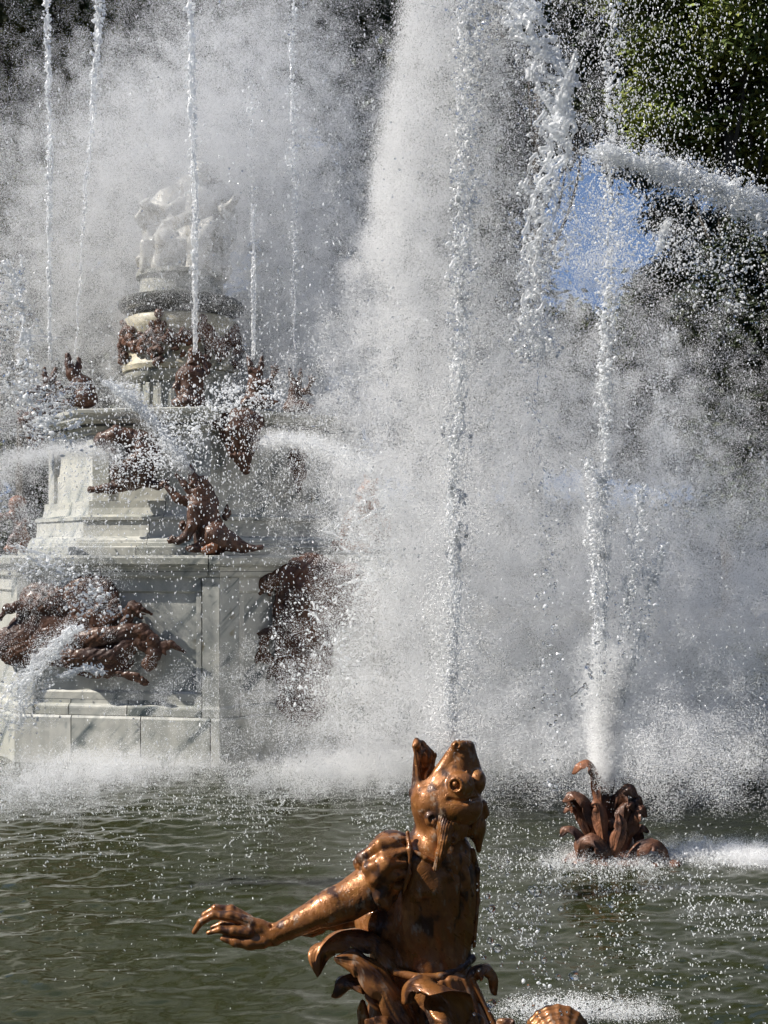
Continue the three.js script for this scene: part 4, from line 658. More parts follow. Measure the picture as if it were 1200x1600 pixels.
// ---------------------------------------------------------------- bronze reliefs on the tiers
{ // scaly monster across the left panel
  const d = 11.98, o = figure('dragon_relief', 'dark bronze dragon relief with clawed legs sprawling over the sunlit marble panel', 'relief', 183, 1100, d, (S) => {
    S.ell(98, 988, 0, 92, 56, 26, 16); S.ell(140, 932, 0, 46, 36, 22, 14); S.ell(30, 1010, 0, 56, 36, 22, 14); S.ell(60, 940, 4, 40, 30, 20, 14); S.ell(150, 1035, 6, 46, 26, 22, 12);
    S.chain([[120, 1000, 30], [163, 994, 30], [204, 986, 26], [230, 984, 22], [246, 998, 22], [248, 1018, 22], [240, 1037, 20]], 14, 9, 5); S.ell(239, 1036, 20, 12, 11, 11, 4);
    S.chain([[110, 1026, 30], [152, 1024, 30], [184, 1022, 26], [206, 1004, 26], [226, 1002, 24], [238, 1012, 22]], 14, 8, 4);
    S.chain([[130, 1044, 24], [168, 1044, 22], [196, 1034, 18], [214, 1014, 16]], 11, 5, 4);
    S.chain([[196, 990, 16], [202, 970, 18], [214, 946, 22], [222, 945, 24]], 11, 7, 4); S.chain([[218, 946, 24], [232, 952, 26], [244, 957, 24]], 5.5, 2.2, 2); S.chain([[216, 946, 28], [226, 956, 32], [238, 959, 32]], 4.5, 2, 2); S.chain([[214, 952, 20], [224, 962, 18], [229, 966, 18]], 4, 2, 2);
    S.chain([[246, 1014, 20], [257, 1006, 22], [268, 1008, 24]], 8, 6, 3); S.chain([[266, 1004, 24], [276, 1004, 26], [298, 1016, 24]], 6, 3, 2.5); S.chain([[262, 1010, 24], [268, 1020, 26]], 4, 2.4, 2);
    S.chain([[160, 1046, 16], [190, 1048, 18], [206, 1054, 22], [238, 1066, 22]], 9, 4, 4); S.chain([[204, 1052, 22], [222, 1054, 26], [236, 1060, 26]], 5, 2.5, 2); S.chain([[186, 1050, 14], [204, 1042, 14], [214, 1030, 14]], 5, 2, 3);
    for (let i = 0; i < 6; i++) S.chain([[140 + i * 4, 962 + i * 3, 24], [168 + i * 5, 940 + i * 4, 26], [172 + i * 5, 914 + i * 8, 22]], 6, 3, 3);
    for (let i = 0; i < 5; i++) S.chain([[96 - i * 16, 950, 22], [80 - i * 18, 930 + i * 5, 24], [56 - i * 16, 920 + i * 12, 18]], 8, 4, 4);
    for (let i = 0; i < 5; i++) S.chain([[150 - i * 8, 1012, 34], [166 - i * 10, 1024, 38], [186 - i * 14, 1018, 36]], 3, 2.4, 2.5);
  }, { cell: 1.7, turn: -10 * Math.PI / 180, tint: redTint(0.05, 0.45), amp: 2.2, freq: 0.1, carve: (x, y, z) => { const g = Math.abs(Math.sin(x * 0.22 + y * 0.30 + 4 * noise(x * 0.025, y * 0.025, 2))); return 1.1 * (0.5 - g) * ss(-0.2, 0.2, noise(x * 0.03, y * 0.03, 7) + 0.15); } });
  o.scale.z = 0.6;
}
figure('hanging_relief', 'dark red bronze monster relief hanging on the shaded face right of the corner pilaster', 'relief', 470, 1115, 12.25, (S) => {
  S.cap(480, 915, -6, 474, 1100, -6, 50, 38, 16); S.ell(482, 905, 0, 66, 26, 36, 12); S.ell(470, 1045, 4, 42, 56, 30, 14); S.ell(540, 930, -10, 50, 50, 30, 14);
  S.chain([[440, 905, 16], [418, 906, 22], [406, 926, 22]], 13, 6, 5); S.chain([[420, 912, 20], [424, 928, 20]], 7, 3, 3); S.chain([[440, 990, 20], [418, 988, 26], [396, 988, 26]], 8, 4, 4); S.chain([[414, 990, 26], [408, 1010, 28], [404, 1032, 26]], 6, 3, 3); S.chain([[420, 992, 26], [416, 1016, 28], [410, 1030, 28]], 4, 2, 2.5);
  S.chain([[440, 1040, 18], [418, 1026, 22], [398, 1021, 22]], 9, 3, 4); S.chain([[438, 1052, 18], [424, 1046, 22], [420, 1062, 20]], 7, 3, 3);
  for (let i = 0; i < 9; i++) S.chain([[436 + i * 11, 920, 34 - Math.abs(i - 4) * 3], [438 + i * 9 + 4 * Math.sin(i), 1010, 36 - Math.abs(i - 4) * 3], [442 + i * 8, 1100, 32 - Math.abs(i - 4) * 3]], 4, 6, 5);
}, { cell: 1.7, tint: redTint(0.06, 0.5), amp: 2.6, freq: 0.07, carve: (x, y, z) => { const g = Math.abs(Math.sin(x * 0.26 + 5 * noise(x * 0.02, y * 0.014, 5))); return 1.6 * (0.5 - g) + 5 * noise(x * 0.035, y * 0.03, z * 0.03); } });
figure('wall_spout', 'dark bronze frog shaped spout on the left of the second tier wall', 'wall spout', 205, 775, 12.72, (S) => {
  S.chain([[162, 690, 12], [186, 682, 16], [214, 686, 12]], 13, 14, 6); S.ell(226, 712, 6, 28, 36, 24, 10); S.ell(205, 738, 8, 32, 26, 24, 10); S.chain([[210, 756, 10], [176, 764, 14], [144, 766, 14]], 11, 5, 6); S.chain([[224, 752, 8], [250, 758, 12], [262, 752, 12]], 10, 5, 5); S.ell(160, 692, 22, 8, 7, 8, 3); S.ell(186, 672, 18, 8, 6, 8, 3); S.chain([[166, 700, 18], [182, 706, 22]], 6, 5, 3);
}, { cell: 1.4, amp: 1.4, freq: 0.12 });
figure('wall_spout', 'dark bronze mask tapering to a point under the cornice by the right hand jet', 'wall spout', 376, 745, 12.75, (S) => {
  S.ell(374, 660, 6, 40, 22, 24, 8); S.cap(376, 672, 8, 385, 736, 4, 30, 6, 10); S.ell(356, 668, 22, 9, 8, 8, 4); S.ell(392, 668, 22, 9, 8, 8, 4); S.chain([[396, 690, 18], [404, 696, 26]], 12, 9, 5); S.sub(408, 698, 32, 6, 6, 8, 2); for (let i = 0; i < 5; i++) S.chain([[350 + i * 13, 680, 20], [364 + i * 7, 712, 22], [380 + i * 2, 738, 10]], 4, 2, 3);
}, { cell: 1.3, amp: 1.2, freq: 0.13 });
figure('wall_spout', 'narrow dark bronze ornament hanging below the fan of water at the right', 'wall spout', 466, 772, 13.2, (S) => { S.ell(466, 712, 4, 14, 14, 14, 6); S.cap(466, 712, 6, 467, 766, 4, 13, 4, 8); S.ell(458, 730, 10, 8, 10, 8, 4); S.ell(475, 742, 8, 6, 9, 7, 4); for (let i = 0; i < 3; i++) S.chain([[458 + i * 8, 720, 14], [462 + i * 5, 745, 14], [466 + i, 768, 8]], 3, 2, 2.5); }, { cell: 1.1, amp: 0.9, freq: 0.15 });
figure('wall_spout', 'dark bronze ornament at the left end of the second tier behind a white splash', 'wall spout', 58, 712, 13.85, (S) => { S.ell(44, 656, 6, 14, 11, 14, 6); S.cap(50, 660, 6, 58, 704, 4, 15, 9, 8); S.chain([[60, 690, 10], [70, 686, 14]], 6, 4, 4); S.ell(36, 648, 12, 7, 6, 7, 3); S.ell(54, 648, 12, 6, 6, 6, 3); }, { cell: 1.1, amp: 0.9, freq: 0.15 });

// ---------------------------------------------------------------- garland round the drum, marble group on top
{
  const d = 14.34, R = 88, cx = 283, o = thing('bronze_garland', 'red bronze garland of leaves and fruit looped round the marble drum', 'garland', P(cx, 590, d));
  const S0 = [];
  for (let a = -2.2; a <= 2.2; a += 0.05) { const ph = (a + 0.25) / 0.78, f = ph - Math.floor(ph), y = 520 + 30 * (1 - Math.pow(2 * f - 1, 2)); for (let k = 0; k < 3; k++) S0.push([a + gs() * 0.03, y + gs() * 7, rr(4, 8)]); if (f < 0.09) for (let k = 0; k < 7; k++) S0.push([a + gs() * 0.06, y + rr(0, 54), rr(4, 8)]); }
  for (const k of [0, 1, 2, 3]) {
    const S = new Sculpt(), lo = -2.2 + k * 1.1;
    for (const [a, y, r] of S0) if (a >= lo && a < lo + 1.1) S.ell(cx + Math.sin(a) * (R + 3), y, Math.cos(a) * (R + 3), r * rr(0.7, 1.2), r * rr(0.6, 1.1), r, 2, rr(-1.5, 1.5));
    mesh('swag', S.mesh(1.3, cx, 590, d / FPX, (x, y, z) => 1.6 * fbm(x * 0.2, y * 0.2, z * 0.2, 2), redTint(0.06, 0.7)), M.darkBronze, o);
  }
}
{
  const d = 14.34, cx = 287, by = 437, s = d / FPX, cream = (x, y, z) => { const q = 0.56 + 0.16 * fbm(x * 0.06, y * 0.06, z * 0.06, 4), st = ss(0.1, 0.4, fbm(x * 0.1 + 5, y * 0.05, z * 0.1, 3)); return [q * (1 - 0.3 * st), q * 0.98 * (1 - 0.33 * st), q * 0.92 * (1 - 0.4 * st)]; };
  const o = thing('marble_group', 'pale marble group of a seated draped woman with children, veiled in spray', 'statue', P(cx, by, d));
  const part = (name, f, amp = 1.2) => { const S = new Sculpt(); f(S); mesh(name, S.mesh(1.8, cx, by, s, (x, y, z) => amp * 2 * fbm(x * 0.1 - y * 0.05, y * 0.035, z * 0.1, 3), cream), M.whiteMarble, o); };
  part('rock_seat', (S) => { S.ell(287, 432, 0, 64, 20, 58, 12); S.ell(270, 412, 0, 54, 30, 48, 16); S.ell(320, 418, 4, 34, 26, 36, 14); }, 2.5);
  part('woman', (S) => { S.cap(300, 385, 4, 312, 318, 0, 28, 24, 14); S.ell(312, 318, 0, 30, 20, 22, 12); S.cap(312, 306, 0, 314, 286, 2, 9, 8, 5); S.ell(314, 272, 4, 13, 17, 15, 4); S.ell(314, 264, 0, 15, 12, 16, 4); S.ell(313, 276, 18, 3, 5, 4, 2); S.sub(308, 270, 20, 3, 2, 4, 1.5); S.sub(319, 270, 20, 3, 2, 4, 1.5); S.chain([[336, 316, 4], [352, 334, 14], [366, 322, 20]], 11, 6, 6); hand(S, 369, 318, 20, 0.5, -0.8, 11, 3.2, 4); S.chain([[288, 318, 8], [262, 340, 22], [240, 330, 28]], 11, 6, 6); hand(S, 236, 328, 28, -1, -0.3, 12, 3.2, 4);
    S.chain([[300, 390, 18], [266, 388, 44], [258, 428, 48]], 22, 13, 10); S.chain([[306, 394, 16], [318, 394, 48], [310, 432, 52]], 22, 13, 10); }, 1.0);
  part('drapery', (S) => { S.ell(266, 352, -14, 42, 62, 38, 16); S.ell(334, 340, -16, 36, 66, 34, 16); S.ell(300, 300, -22, 36, 34, 20, 14); for (let i = 0; i < 9; i++) S.chain([[336 - i * 9, 352 + i * 3, 26], [318 - i * 10, 392, 50], [330 - i * 12, 430, 44]], 7, 8, 6); for (let i = 0; i < 5; i++) S.chain([[338 - i * 3, 318 + i * 4, 14], [300 - i * 6, 344 + i * 7, 30], [262 - i * 4, 356 + i * 9, 30]], 5, 5, 5); S.chain([[340, 320, 0], [352, 360, -4], [346, 425, 4]], 10, 12, 8); }, 1.4);
  part('child', (S) => { S.cap(240, 395, 10, 236, 360, 8, 16, 13, 8); S.ell(234, 336, 10, 12, 13, 12, 4); S.ell(234, 333, 7, 13, 11, 13, 4); S.cap(235, 350, 9, 235, 344, 9, 7, 7, 4); S.chain([[228, 362, 12], [220, 346, 20], [232, 326, 24]], 6, 4, 4); hand(S, 234, 322, 24, 0.2, -1, 6, 2, 4); S.chain([[248, 362, 12], [262, 354, 24], [272, 346, 28]], 6, 4, 4); S.chain([[236, 398, 16], [226, 412, 28], [228, 432, 26]], 10, 6, 5); S.chain([[246, 398, 16], [252, 414, 28], [250, 434, 26]], 10, 6, 5); }, 0.7);
  part('child', (S) => { S.cap(348, 408, 8, 346, 378, 8, 14, 12, 8); S.ell(346, 356, 10, 11, 12, 11, 4); S.ell(346, 353, 8, 12, 10, 12, 4); S.cap(346, 370, 9, 346, 364, 9, 6, 6, 4); S.chain([[338, 380, 14], [326, 372, 24], [318, 360, 28]], 5.5, 4, 4); S.chain([[356, 380, 10], [364, 392, 16], [354, 402, 22]], 5.5, 4, 4); S.chain([[344, 410, 14], [338, 424, 24], [342, 436, 22]], 9, 6, 5); S.chain([[352, 410, 12], [358, 424, 20], [356, 436, 18]], 9, 6, 5); }, 0.7);
}

// ---------------------------------------------------------------- spray: drops of water in the air, finer than one can count
const octa = (r, stretch = 1) => { const g = new THREE.OctahedronGeometry(r, 0); g.scale(1, stretch, 1); g.deleteAttribute('uv'); return g; };
const puff = [0, 1, 2].map(() => {                        // a small handful of fine drops
  const gl = []; for (let i = 0; i < 150; i++) { const g = octa(rr(0.0014, 0.0030), rr(0.8, 1.5)); g.rotateX(rnd() * 6).rotateZ(rnd() * 6); const u = V(gs(), gs(), gs()).normalize().multiplyScalar(0.10 * Math.cbrt(rnd())); g.translate(u.x, u.y, u.z); gl.push(g); }
  return mergeGeometries(gl);
});
const A_PUFF = 150 * 1.73 * 0.0022 * 0.0022 * 1.2;
const dropGeo = (() => { const g = new THREE.IcosahedronGeometry(1, 1), p = g.attributes.position; for (let i = 0; i < p.count; i++) { const q = 1 + 0.35 * noise(p.getX(i) * 1.6 + 9, p.getY(i) * 1.6, p.getZ(i) * 1.6); p.setXYZ(i, p.getX(i) * q, p.getY(i) * q * 1.25, p.getZ(i) * q); } g.deleteAttribute('uv'); g.computeVertexNormals(); return g; })();
const bigDrop = (() => { const g = new THREE.IcosahedronGeometry(1, 2), p = g.attributes.position; for (let i = 0; i < p.count; i++) { const q = 1 + 0.22 * noise(p.getX(i) * 1.3, p.getY(i) * 1.3, p.getZ(i) * 1.3); p.setXYZ(i, p.getX(i) * q, p.getY(i) * q, p.getZ(i) * q); } g.deleteAttribute('uv'); g.deleteAttribute('normal'); g.computeVertexNormals(); return g; })();
const Q = () => new THREE.Quaternion(gs(), gs(), gs(), gs()).normalize();
function instances(name, label, geo, mat, list, parent) {  // list of [Vector3, scale] or [Vector3, Vector3]
  const im = new THREE.InstancedMesh(geo, mat, list.length), m = new THREE.Matrix4(), s = V();
  list.forEach(([p, k, q], i) => { typeof k === 'number' ? s.set(k, k, k) : s.copy(k); im.setMatrixAt(i, m.compose(p, q || Q(), s)); });
  im.castShadow = im.receiveShadow = true; im.name = parent ? name : numbered(name); im.userData.kind = 'stuff';
  (parent || scene).add(im); if (label) tag(im, label, 'spray'); return im;
}
const cloudsOf = { };
// plume(centre px, py, distance; spread px, px, metres; peak thickness tau; share of bright single drops)
function plume(list, px, py, d, sx, sy, sz, tau, drops = 75, cut = null) {
  const area = 6.2832 * sx * sy * (d / FPX) ** 2, n = Math.round(tau * area / A_PUFF);
  for (let i = 0; i < n; i++) { const x = gs(), y = gs(), z = gs(); if (x * x + y * y + z * z > 9) continue; const p = P(px + x * sx, py + y * sy, d); p.z += z * sz; p.x *= -p.z / d; if (p.y > 0.02) list.fine.push([p, rr(0.8, 1.25)]); }
  const nd = Math.round(drops * tau * sx * sy / 1000);
  for (let i = 0; i < nd; i++) { const p = P(px + gs() * sx * 1.15, py + gs() * sy * 1.15, d); p.z += gs() * sz; if (p.y < 0.02) continue; const k = rr(0.0009, 0.0028) * (1 + 2.6 * Math.pow(rnd(), 9)) * Math.max(d / 11, 0.75); list.drops.push([p, V(k, k * rr(0.9, 2.2), k), tilt()]); }
}
function air(name, label, f) {
  const l = { fine: [], drops: [], clear: [] }; f(l);
  const o = thing(name, label, 'spray'); o.userData.kind = 'stuff';
  if (l.fine.length) for (let v = 0; v < 3; v++) instances('mist', null, puff[v], M.foam, l.fine.filter((_, i) => i % 3 === v), o);
  if (l.drops.length) instances('bright_drops', null, dropGeo, M.sparkle, l.drops, o);
  if (l.clear.length) instances('clear_drops', null, bigDrop, M.glassWater, l.clear, o);
  counts.push([name, l.fine.length, l.drops.length, l.clear.length]);
}
const counts = [];
function tilt() { return new THREE.Quaternion().setFromEuler(new THREE.Euler(gs() * 0.35, rnd() * 6, gs() * 0.35)); }
air('spray_cloud', 'broad pale cloud of fine spray around the marble group on the fountain top', (l) => {
  plume(l, 300, 190, 15.2, 150, 75, 0.8, 1.1);
  plume(l, 300, 330, 15.4, 200, 130, 1.0, 0.9);
  plume(l, 110, 420, 15.6, 120, 130, 0.9, 0.8);
  plume(l, 460, 400, 15.5, 100, 160, 0.8, 0.9); plume(l, 520, 600, 14.6, 80, 110, 0.5, 0.8); plume(l, 560, 780, 14.4, 80, 110, 0.5, 0.7);
  plume(l, 470, 560, 14.2, 80, 70, 0.5, 0.7);
  plume(l, 390, 40, 15.4, 90, 90, 0.6, 0.8);
  plume(l, 170, 540, 14.8, 120, 80, 0.6, 0.5);
  plume(l, 295, 290, 13.3, 100, 85, 0.25, 0.8); plume(l, 290, 400, 13.3, 90, 60, 0.2, 0.35);
});
air('spray_curtain', 'tall bright white curtain of falling spray with a sharp left edge', (l) => {
  for (let i = 0; i < 6400; i++) {
    const t = Math.pow(rnd(), 0.85), py = -60 + 1160 * t, edge = py < 420 ? 640 - 75 * (py + 20) / 440 : 565 + 10 * Math.sin(py / 60), d = rr(9.6, 11.2), sc = 66 + 110 * t;
    const px = edge + gs() * (8 + 70 * ss(330, 650, py) - 40 * ss(780, 900, py)) - Math.log(1 - rnd() * 0.98) * sc;
    if (rnd() < 0.45 * ss(800, 1100, py)) continue;
    l.fine.push([P(px, py, d), rr(0.7, 1.2)]);
    if (rnd() < 0.9) l.drops.push([P(px + gs() * 12, py + gs() * 8, d), rr(0.0015, 0.0045)]);
  }
});
air('mist_bank', 'wide grey bank of mist over the right side of the pool', (l) => {
  plume(l, 700, 900, 11.2, 100, 150, 0.9, 0.8);
  plume(l, 840, 900, 11.6, 140, 150, 0.9, 0.9);
  plume(l, 1000, 980, 12.2, 150, 110, 0.9, 1.2);
  plume(l, 1140, 970, 11.6, 110, 110, 0.7, 0.9);
  plume(l, 900, 700, 12.8, 150, 100, 0.9, 0.36);
  plume(l, 1090, 740, 13, 120, 110, 0.9, 0.3);
  plume(l, 780, 600, 12.5, 100, 120, 0.8, 0.42);
  plume(l, 950, 540, 13.5, 120, 70, 0.8, 0.18);
  plume(l, 820, 1100, 10.6, 240, 50, 0.6, 1.3);
  plume(l, 1180, 965, 10.5, 45, 50, 0.3, 0.5);
  plume(l, 720, 250, 11, 60, 180, 0.8, 0.4);
  plume(l, 900, 1165, 10.0, 230, 42, 0.5, 0.9);
  plume(l, 1060, 1185, 9.2, 120, 36, 0.5, 0.7);
  plume(l, 640, 1160, 10.6, 90, 40, 0.4, 0.7);
  plume(l, 940, 420, 9.0, 60, 60, 0.4, 0.22);
});
air('spray_cloud', 'thin haze of spray before the left side of the fountain tiers', (l) => {
  plume(l, 10, 720, 11.6, 60, 90, 0.4, 0.35);
  plume(l, 60, 880, 10.5, 70, 60, 0.4, 0.35);
});

// ---------------------------------------------------------------- water in the air: jets, falling strands and splashes
// path: photo pixels and distance [px, py, d]; the water breaks up from the start to the end
const lerpPath = (pts) => { const cu = new THREE.CatmullRomCurve3(pts.map(p => V(...p)), false, 'centripetal'); return (t) => cu.getPoint(clamp(t, 0, 1)); };
const pathLen = (pts) => { let l = 0; for (let i = 1; i < pts.length; i++) l += Math.hypot(pts[i][0] - pts[i - 1][0], pts[i][1] - pts[i - 1][1]); return l; };
function water(name, label, cat, pts, o = {}) {
  const { w0 = 4, w1 = 12, n = 400, size = [1.2, 3.2], clear = 0.45, strands = 3, body = true, bodyTo = 1, r0 = 3, r1 = 3, cell = 1.6, mist = 0, spread = 0.5, group, gap = 0.1, lace = 0, bodyMat = M.jet, grow = 1, wander = 0.35, clumps = 0.5, nClump = 0 } = o;
  const f = lerpPath(pts), L = pathLen(pts), c = f(0.5), s = c.z / FPX, th = thing(name, label, cat, P(c.x, c.y, c.z), group), base = th.position;
  const loc = (px, py, d, dz = 0) => { const p = P(px, py, d); p.z += dz; return p.sub(base); };
  if (body) {
    const S = new Sculpt(), flat = (t, ax, az) => { const p = f(t), w = w0 + (w1 - w0) * t; return [p.x + ax * w, p.y, az * w + (c.z - p.z) / s]; };
    for (let k = 0; k < strands; k++) {
      const ph = rnd() * 6.28, fr = rr(0.010, 0.022) * L; let run = [];
      const N = Math.round(L / 9);
      for (let i = 0; i <= N; i++) {
        const t = i / N; if (t > bodyTo) break;
        const a = ph + fr * t, q = 0.42 * (0.4 + rnd() * 0.5);
        const u = t * L / 34, p = flat(t, Math.cos(a) * q + wander * noise(u, k * 7.3, 1) + 0.05 * gs(), Math.sin(a) * q + wander * noise(u, k * 7.3, 9) + 0.05 * gs()); p[1] += gs() * 2; if (pts[0][1] === pts[1][1]) p[0] += gs();
        const brk = rnd() < gap * (0.3 + 1.7 * t);
        if (run.length && !brk) { const r = (r0 + (r1 - r0) * t) * rr(0.45, 1.15); S.cap(...run, ...p, r, r * rr(0.5, 1.2), 2.5); }
        if (rnd() < 0.25) { const r = (r0 + (r1 - r0) * t) * rr(0.6, 1.3); S.ell(p[0] + gs() * w0 * 0.3, p[1], p[2] + gs() * 3, r, r * rr(0.7, 1.5), r, 2.5); }
        if (lace && rnd() < lace) { const q2 = flat(Math.min(1, t + rr(-0.04, 0.05)), gs() * 0.8, gs() * 0.8); S.cap(...p, ...q2, r1 * 0.4, r1 * 0.25, 2.5); }
        run = p;
      }
    }
    const m = mesh('water_column', S.mesh(cell, c.x, c.y, s, (x, y, z) => 1.1 * r1 / 3 * noise(x * 0.22, y * 0.16, z * 0.22)), bodyMat, th); m.userData.kind = 'stuff';
  }
  const A = [], B = [], CL = [], nc = nClump || Math.round(L / 14) + 6; for (let i = 0; i < nc; i++) CL.push([Math.pow(rnd(), 1 / grow), gs(), gs(), rr(0.12, 0.4)]);
  for (let i = 0; i < n; i++) {
    const cl = rnd() < clumps ? CL[Math.floor(rnd() * nc)] : null, t = cl ? cl[0] : Math.pow(rnd(), 1 / grow), p = f(t), w = (w0 + (w1 - w0) * t) * spread, k = (size[0] + (size[1] - size[0]) * Math.pow(rnd(), 2.2)) * (0.6 + 0.4 * t) * s * (0.5 + 0.5 * rnd());
    const g1 = cl ? cl[1] + gs() * cl[3] : gs(), g2 = cl ? cl[2] + gs() * cl[3] : gs(); (rnd() < clear ? A : B).push([loc(p.x + g1 * w, p.y + gs() * 4 + gs() * w * 0.5, p.z, g2 * w * s), V(k, k * rr(0.8, 1.6), k), Q()]);
  }
  if (A.length) instances('clear_drops', null, bigDrop, M.glassWater, A, th);
  if (B.length) instances('bright_drops', null, dropGeo, M.sparkle, B, th);
  if (mist) { const C2 = []; for (let i = 0; i < mist; i++) { const t = rnd(), p = f(t), w = (w0 + (w1 - w0) * t) * 0.7; C2.push([loc(p.x + gs() * w, p.y + gs() * 6, p.z, gs() * w * s), rr(0.5, 1)]); } instances('mist', null, puff[0], M.foam, C2, th); }
  return th;
}
const JG = 'jets from the small frog figures on the upper cornice';
// near jet out of the big statue's mouth
water('water_jet', 'tall thick jet of broken water rising from the mouth of the near golden statue', 'water jet', [[702, 1150, 3.78], [706, 1000, 3.8], [712, 750, 3.84], [719, 500, 3.88], [727, 230, 3.94], [736, -30, 4.0]], { w0: 13, w1: 36, n: 5200, size: [0.8, 4.0], clear: 0.6, strands: 4, r0: 2.4, r1: 3.2, gap: 0.26, lace: 0.1, spread: 0.36, mist: 120, cell: 1.6, grow: 1.2 });
// slim jets of the frogs on the cornice
water('water_jet', 'slim white jet standing over the leftmost small frog figure', 'water jet', [[78, 560, 13.2], [77, 300, 13.2], [74, -30, 13.2]], { w0: 4, w1: 12, n: 1300, size: [0.9, 2.6], clear: 0.25, strands: 3, r0: 1.3, r1: 2.8, gap: 0.22, cell: 1.2, spread: 0.34 });
water('water_jet', 'slim white jet second from the left at the top edge, above the hunched frog figure', 'water jet', [[118, 552, 13.15], [131, 330, 13.15], [148, 130, 13.15], [158, -30, 13.15]], { w0: 3, w1: 12, n: 800, size: [0.8, 2.6], clear: 0.25, strands: 2, r0: 0.8, r1: 2.8, gap: 0.16, cell: 1.3, spread: 0.4, grow: 2.2 });
water('water_jet', 'smooth slim jet in front of the drum, from the broad snouted frog figure', 'water jet', [[305, 548, 12.5], [304, 330, 12.5], [297, -30, 12.5]], { w0: 5, w1: 13, n: 1200, size: [0.8, 2.6], clear: 0.25, strands: 4, r0: 2.2, r1: 2.6, gap: 0.07, cell: 1.3, spread: 0.4, grow: 1.6 });
water('water_jet', 'thin grey jet just right of the drum, from the frog figure with spread fingers', 'water jet', [[396, 556, 12.9], [397, 450, 12.9], [394, 280, 12.9], [388, 100, 12.9]], { w0: 4, w1: 10, n: 420, size: [0.8, 2.2], clear: 0.4, strands: 3, r0: 2.0, r1: 1.6, gap: 0.06, cell: 1.3, bodyTo: 0.6 });
water('water_jet', 'thin pale jet over the rightmost small frog figure', 'water jet', [[460, 574, 13.05], [460, 330, 13.05], [456, -30, 13.05]], { w0: 4, w1: 12, n: 900, size: [0.8, 2.4], clear: 0.3, strands: 2, r0: 0.9, r1: 1.7, gap: 0.3, cell: 1.3, grow: 1.4 });
// jets of the lower tier
water('water_jet', 'lacy widening jet shot to the upper left by the big crouching frog figure', 'water jet', [[294, 736, 11.9], [262, 686, 11.8], [222, 638, 11.7], [178, 600, 11.6]], { w0: 8, w1: 40, n: 900, size: [0.8, 2.6], clear: 0.3, strands: 9, r0: 1.9, r1: 1.9, gap: 0.12, lace: 0.7, cell: 1.1, spread: 0.4, mist: 60 });
water('water_jet', 'flat fan of white water shooting right from the pointed wall mask', 'water jet', [[398, 694, 12.6], [440, 686, 12.4], [480, 692, 12.2], [530, 712, 12.0], [570, 742, 11.8]], { w0: 6, w1: 42, n: 2600, size: [0.7, 2.2], clear: 0.2, strands: 9, r0: 1.4, r1: 1.0, gap: 0.2, lace: 0.5, cell: 1.2, spread: 0.42, mist: 260 });
water('water_jet', 'hazy fan of blue white water spraying left in front of the second tier', 'water jet', [[180, 712, 12.6], [110, 702, 12.3], [40, 716, 12.0], [-30, 750, 11.6]], { w0: 8, w1: 46, n: 900, size: [0.7, 1.8], clear: 0.2, strands: 3, r0: 0.9, r1: 0.7, gap: 0.4, cell: 1.2, spread: 0.45, mist: 300 });
// fan of jets out of the leaf spout
[[924, 720, 0.8], [957, -30, 1], [946, 420, 0.8], [1004, 760, 0.8], [1034, 850, 0.7]].forEach(([x, y, k], i) => water('water_jet', ['leftmost thin strand of the fan from the leafy spout', 'tallest strand of the fan from the leafy spout, reaching the top edge', 'middle strand of the fan from the leafy spout', 'strand of the leafy spout fan leaning a little right', 'rightmost and shortest strand of the leafy spout fan'][i], 'water jet', [[942, 1214, 8.33], [942 + (x - 942) * 0.33, 1214 + (y - 1214) * 0.33, 8.33], [942 + (x - 942) * 0.66, 1214 + (y - 1214) * 0.66, 8.33], [x, y, 8.33]], { w0: 5, w1: 20 * k + 4, n: Math.round(2300 * k), size: [0.9, 2.8], clear: 0.2, strands: 3, r0: 1.3, r1: 1.4, gap: 0.4, cell: 1.3, spread: 0.4, mist: 60 }));
{ // bright foot of the fan
  const l = []; for (let i = 0; i < 700; i++) { const t = Math.pow(rnd(), 1.5), p = P(943 + 12 * t + gs() * (4 + 24 * t), 1214 - 200 * t + gs() * 6, 8.33); p.z += gs() * 0.06; l.push([p, rr(0.5, 1)]); }
  instances('jet_foam', 'white foamy foot of the fan of jets over the leafy spout', puff[1], M.foam, l);
}
water('water_jet', 'distant pluming jet with a round white head near the right edge', 'water jet', [[1046, 512, 14], [1044, 620, 14], [1040, 760, 14], [1030, 900, 14]], { w0: 22, w1: 30, n: 1500, size: [0.8, 2.4], clear: 0.25, body: false, mist: 150, spread: 0.5 });
water('water_jet', 'faint distant strand of falling drops near the right edge', 'water jet', [[1110, 640, 13], [1085, 760, 13], [1060, 880, 13], [1020, 900, 13]], { w0: 10, w1: 18, n: 500, size: [0.8, 2.2], clear: 0.2, body: false });
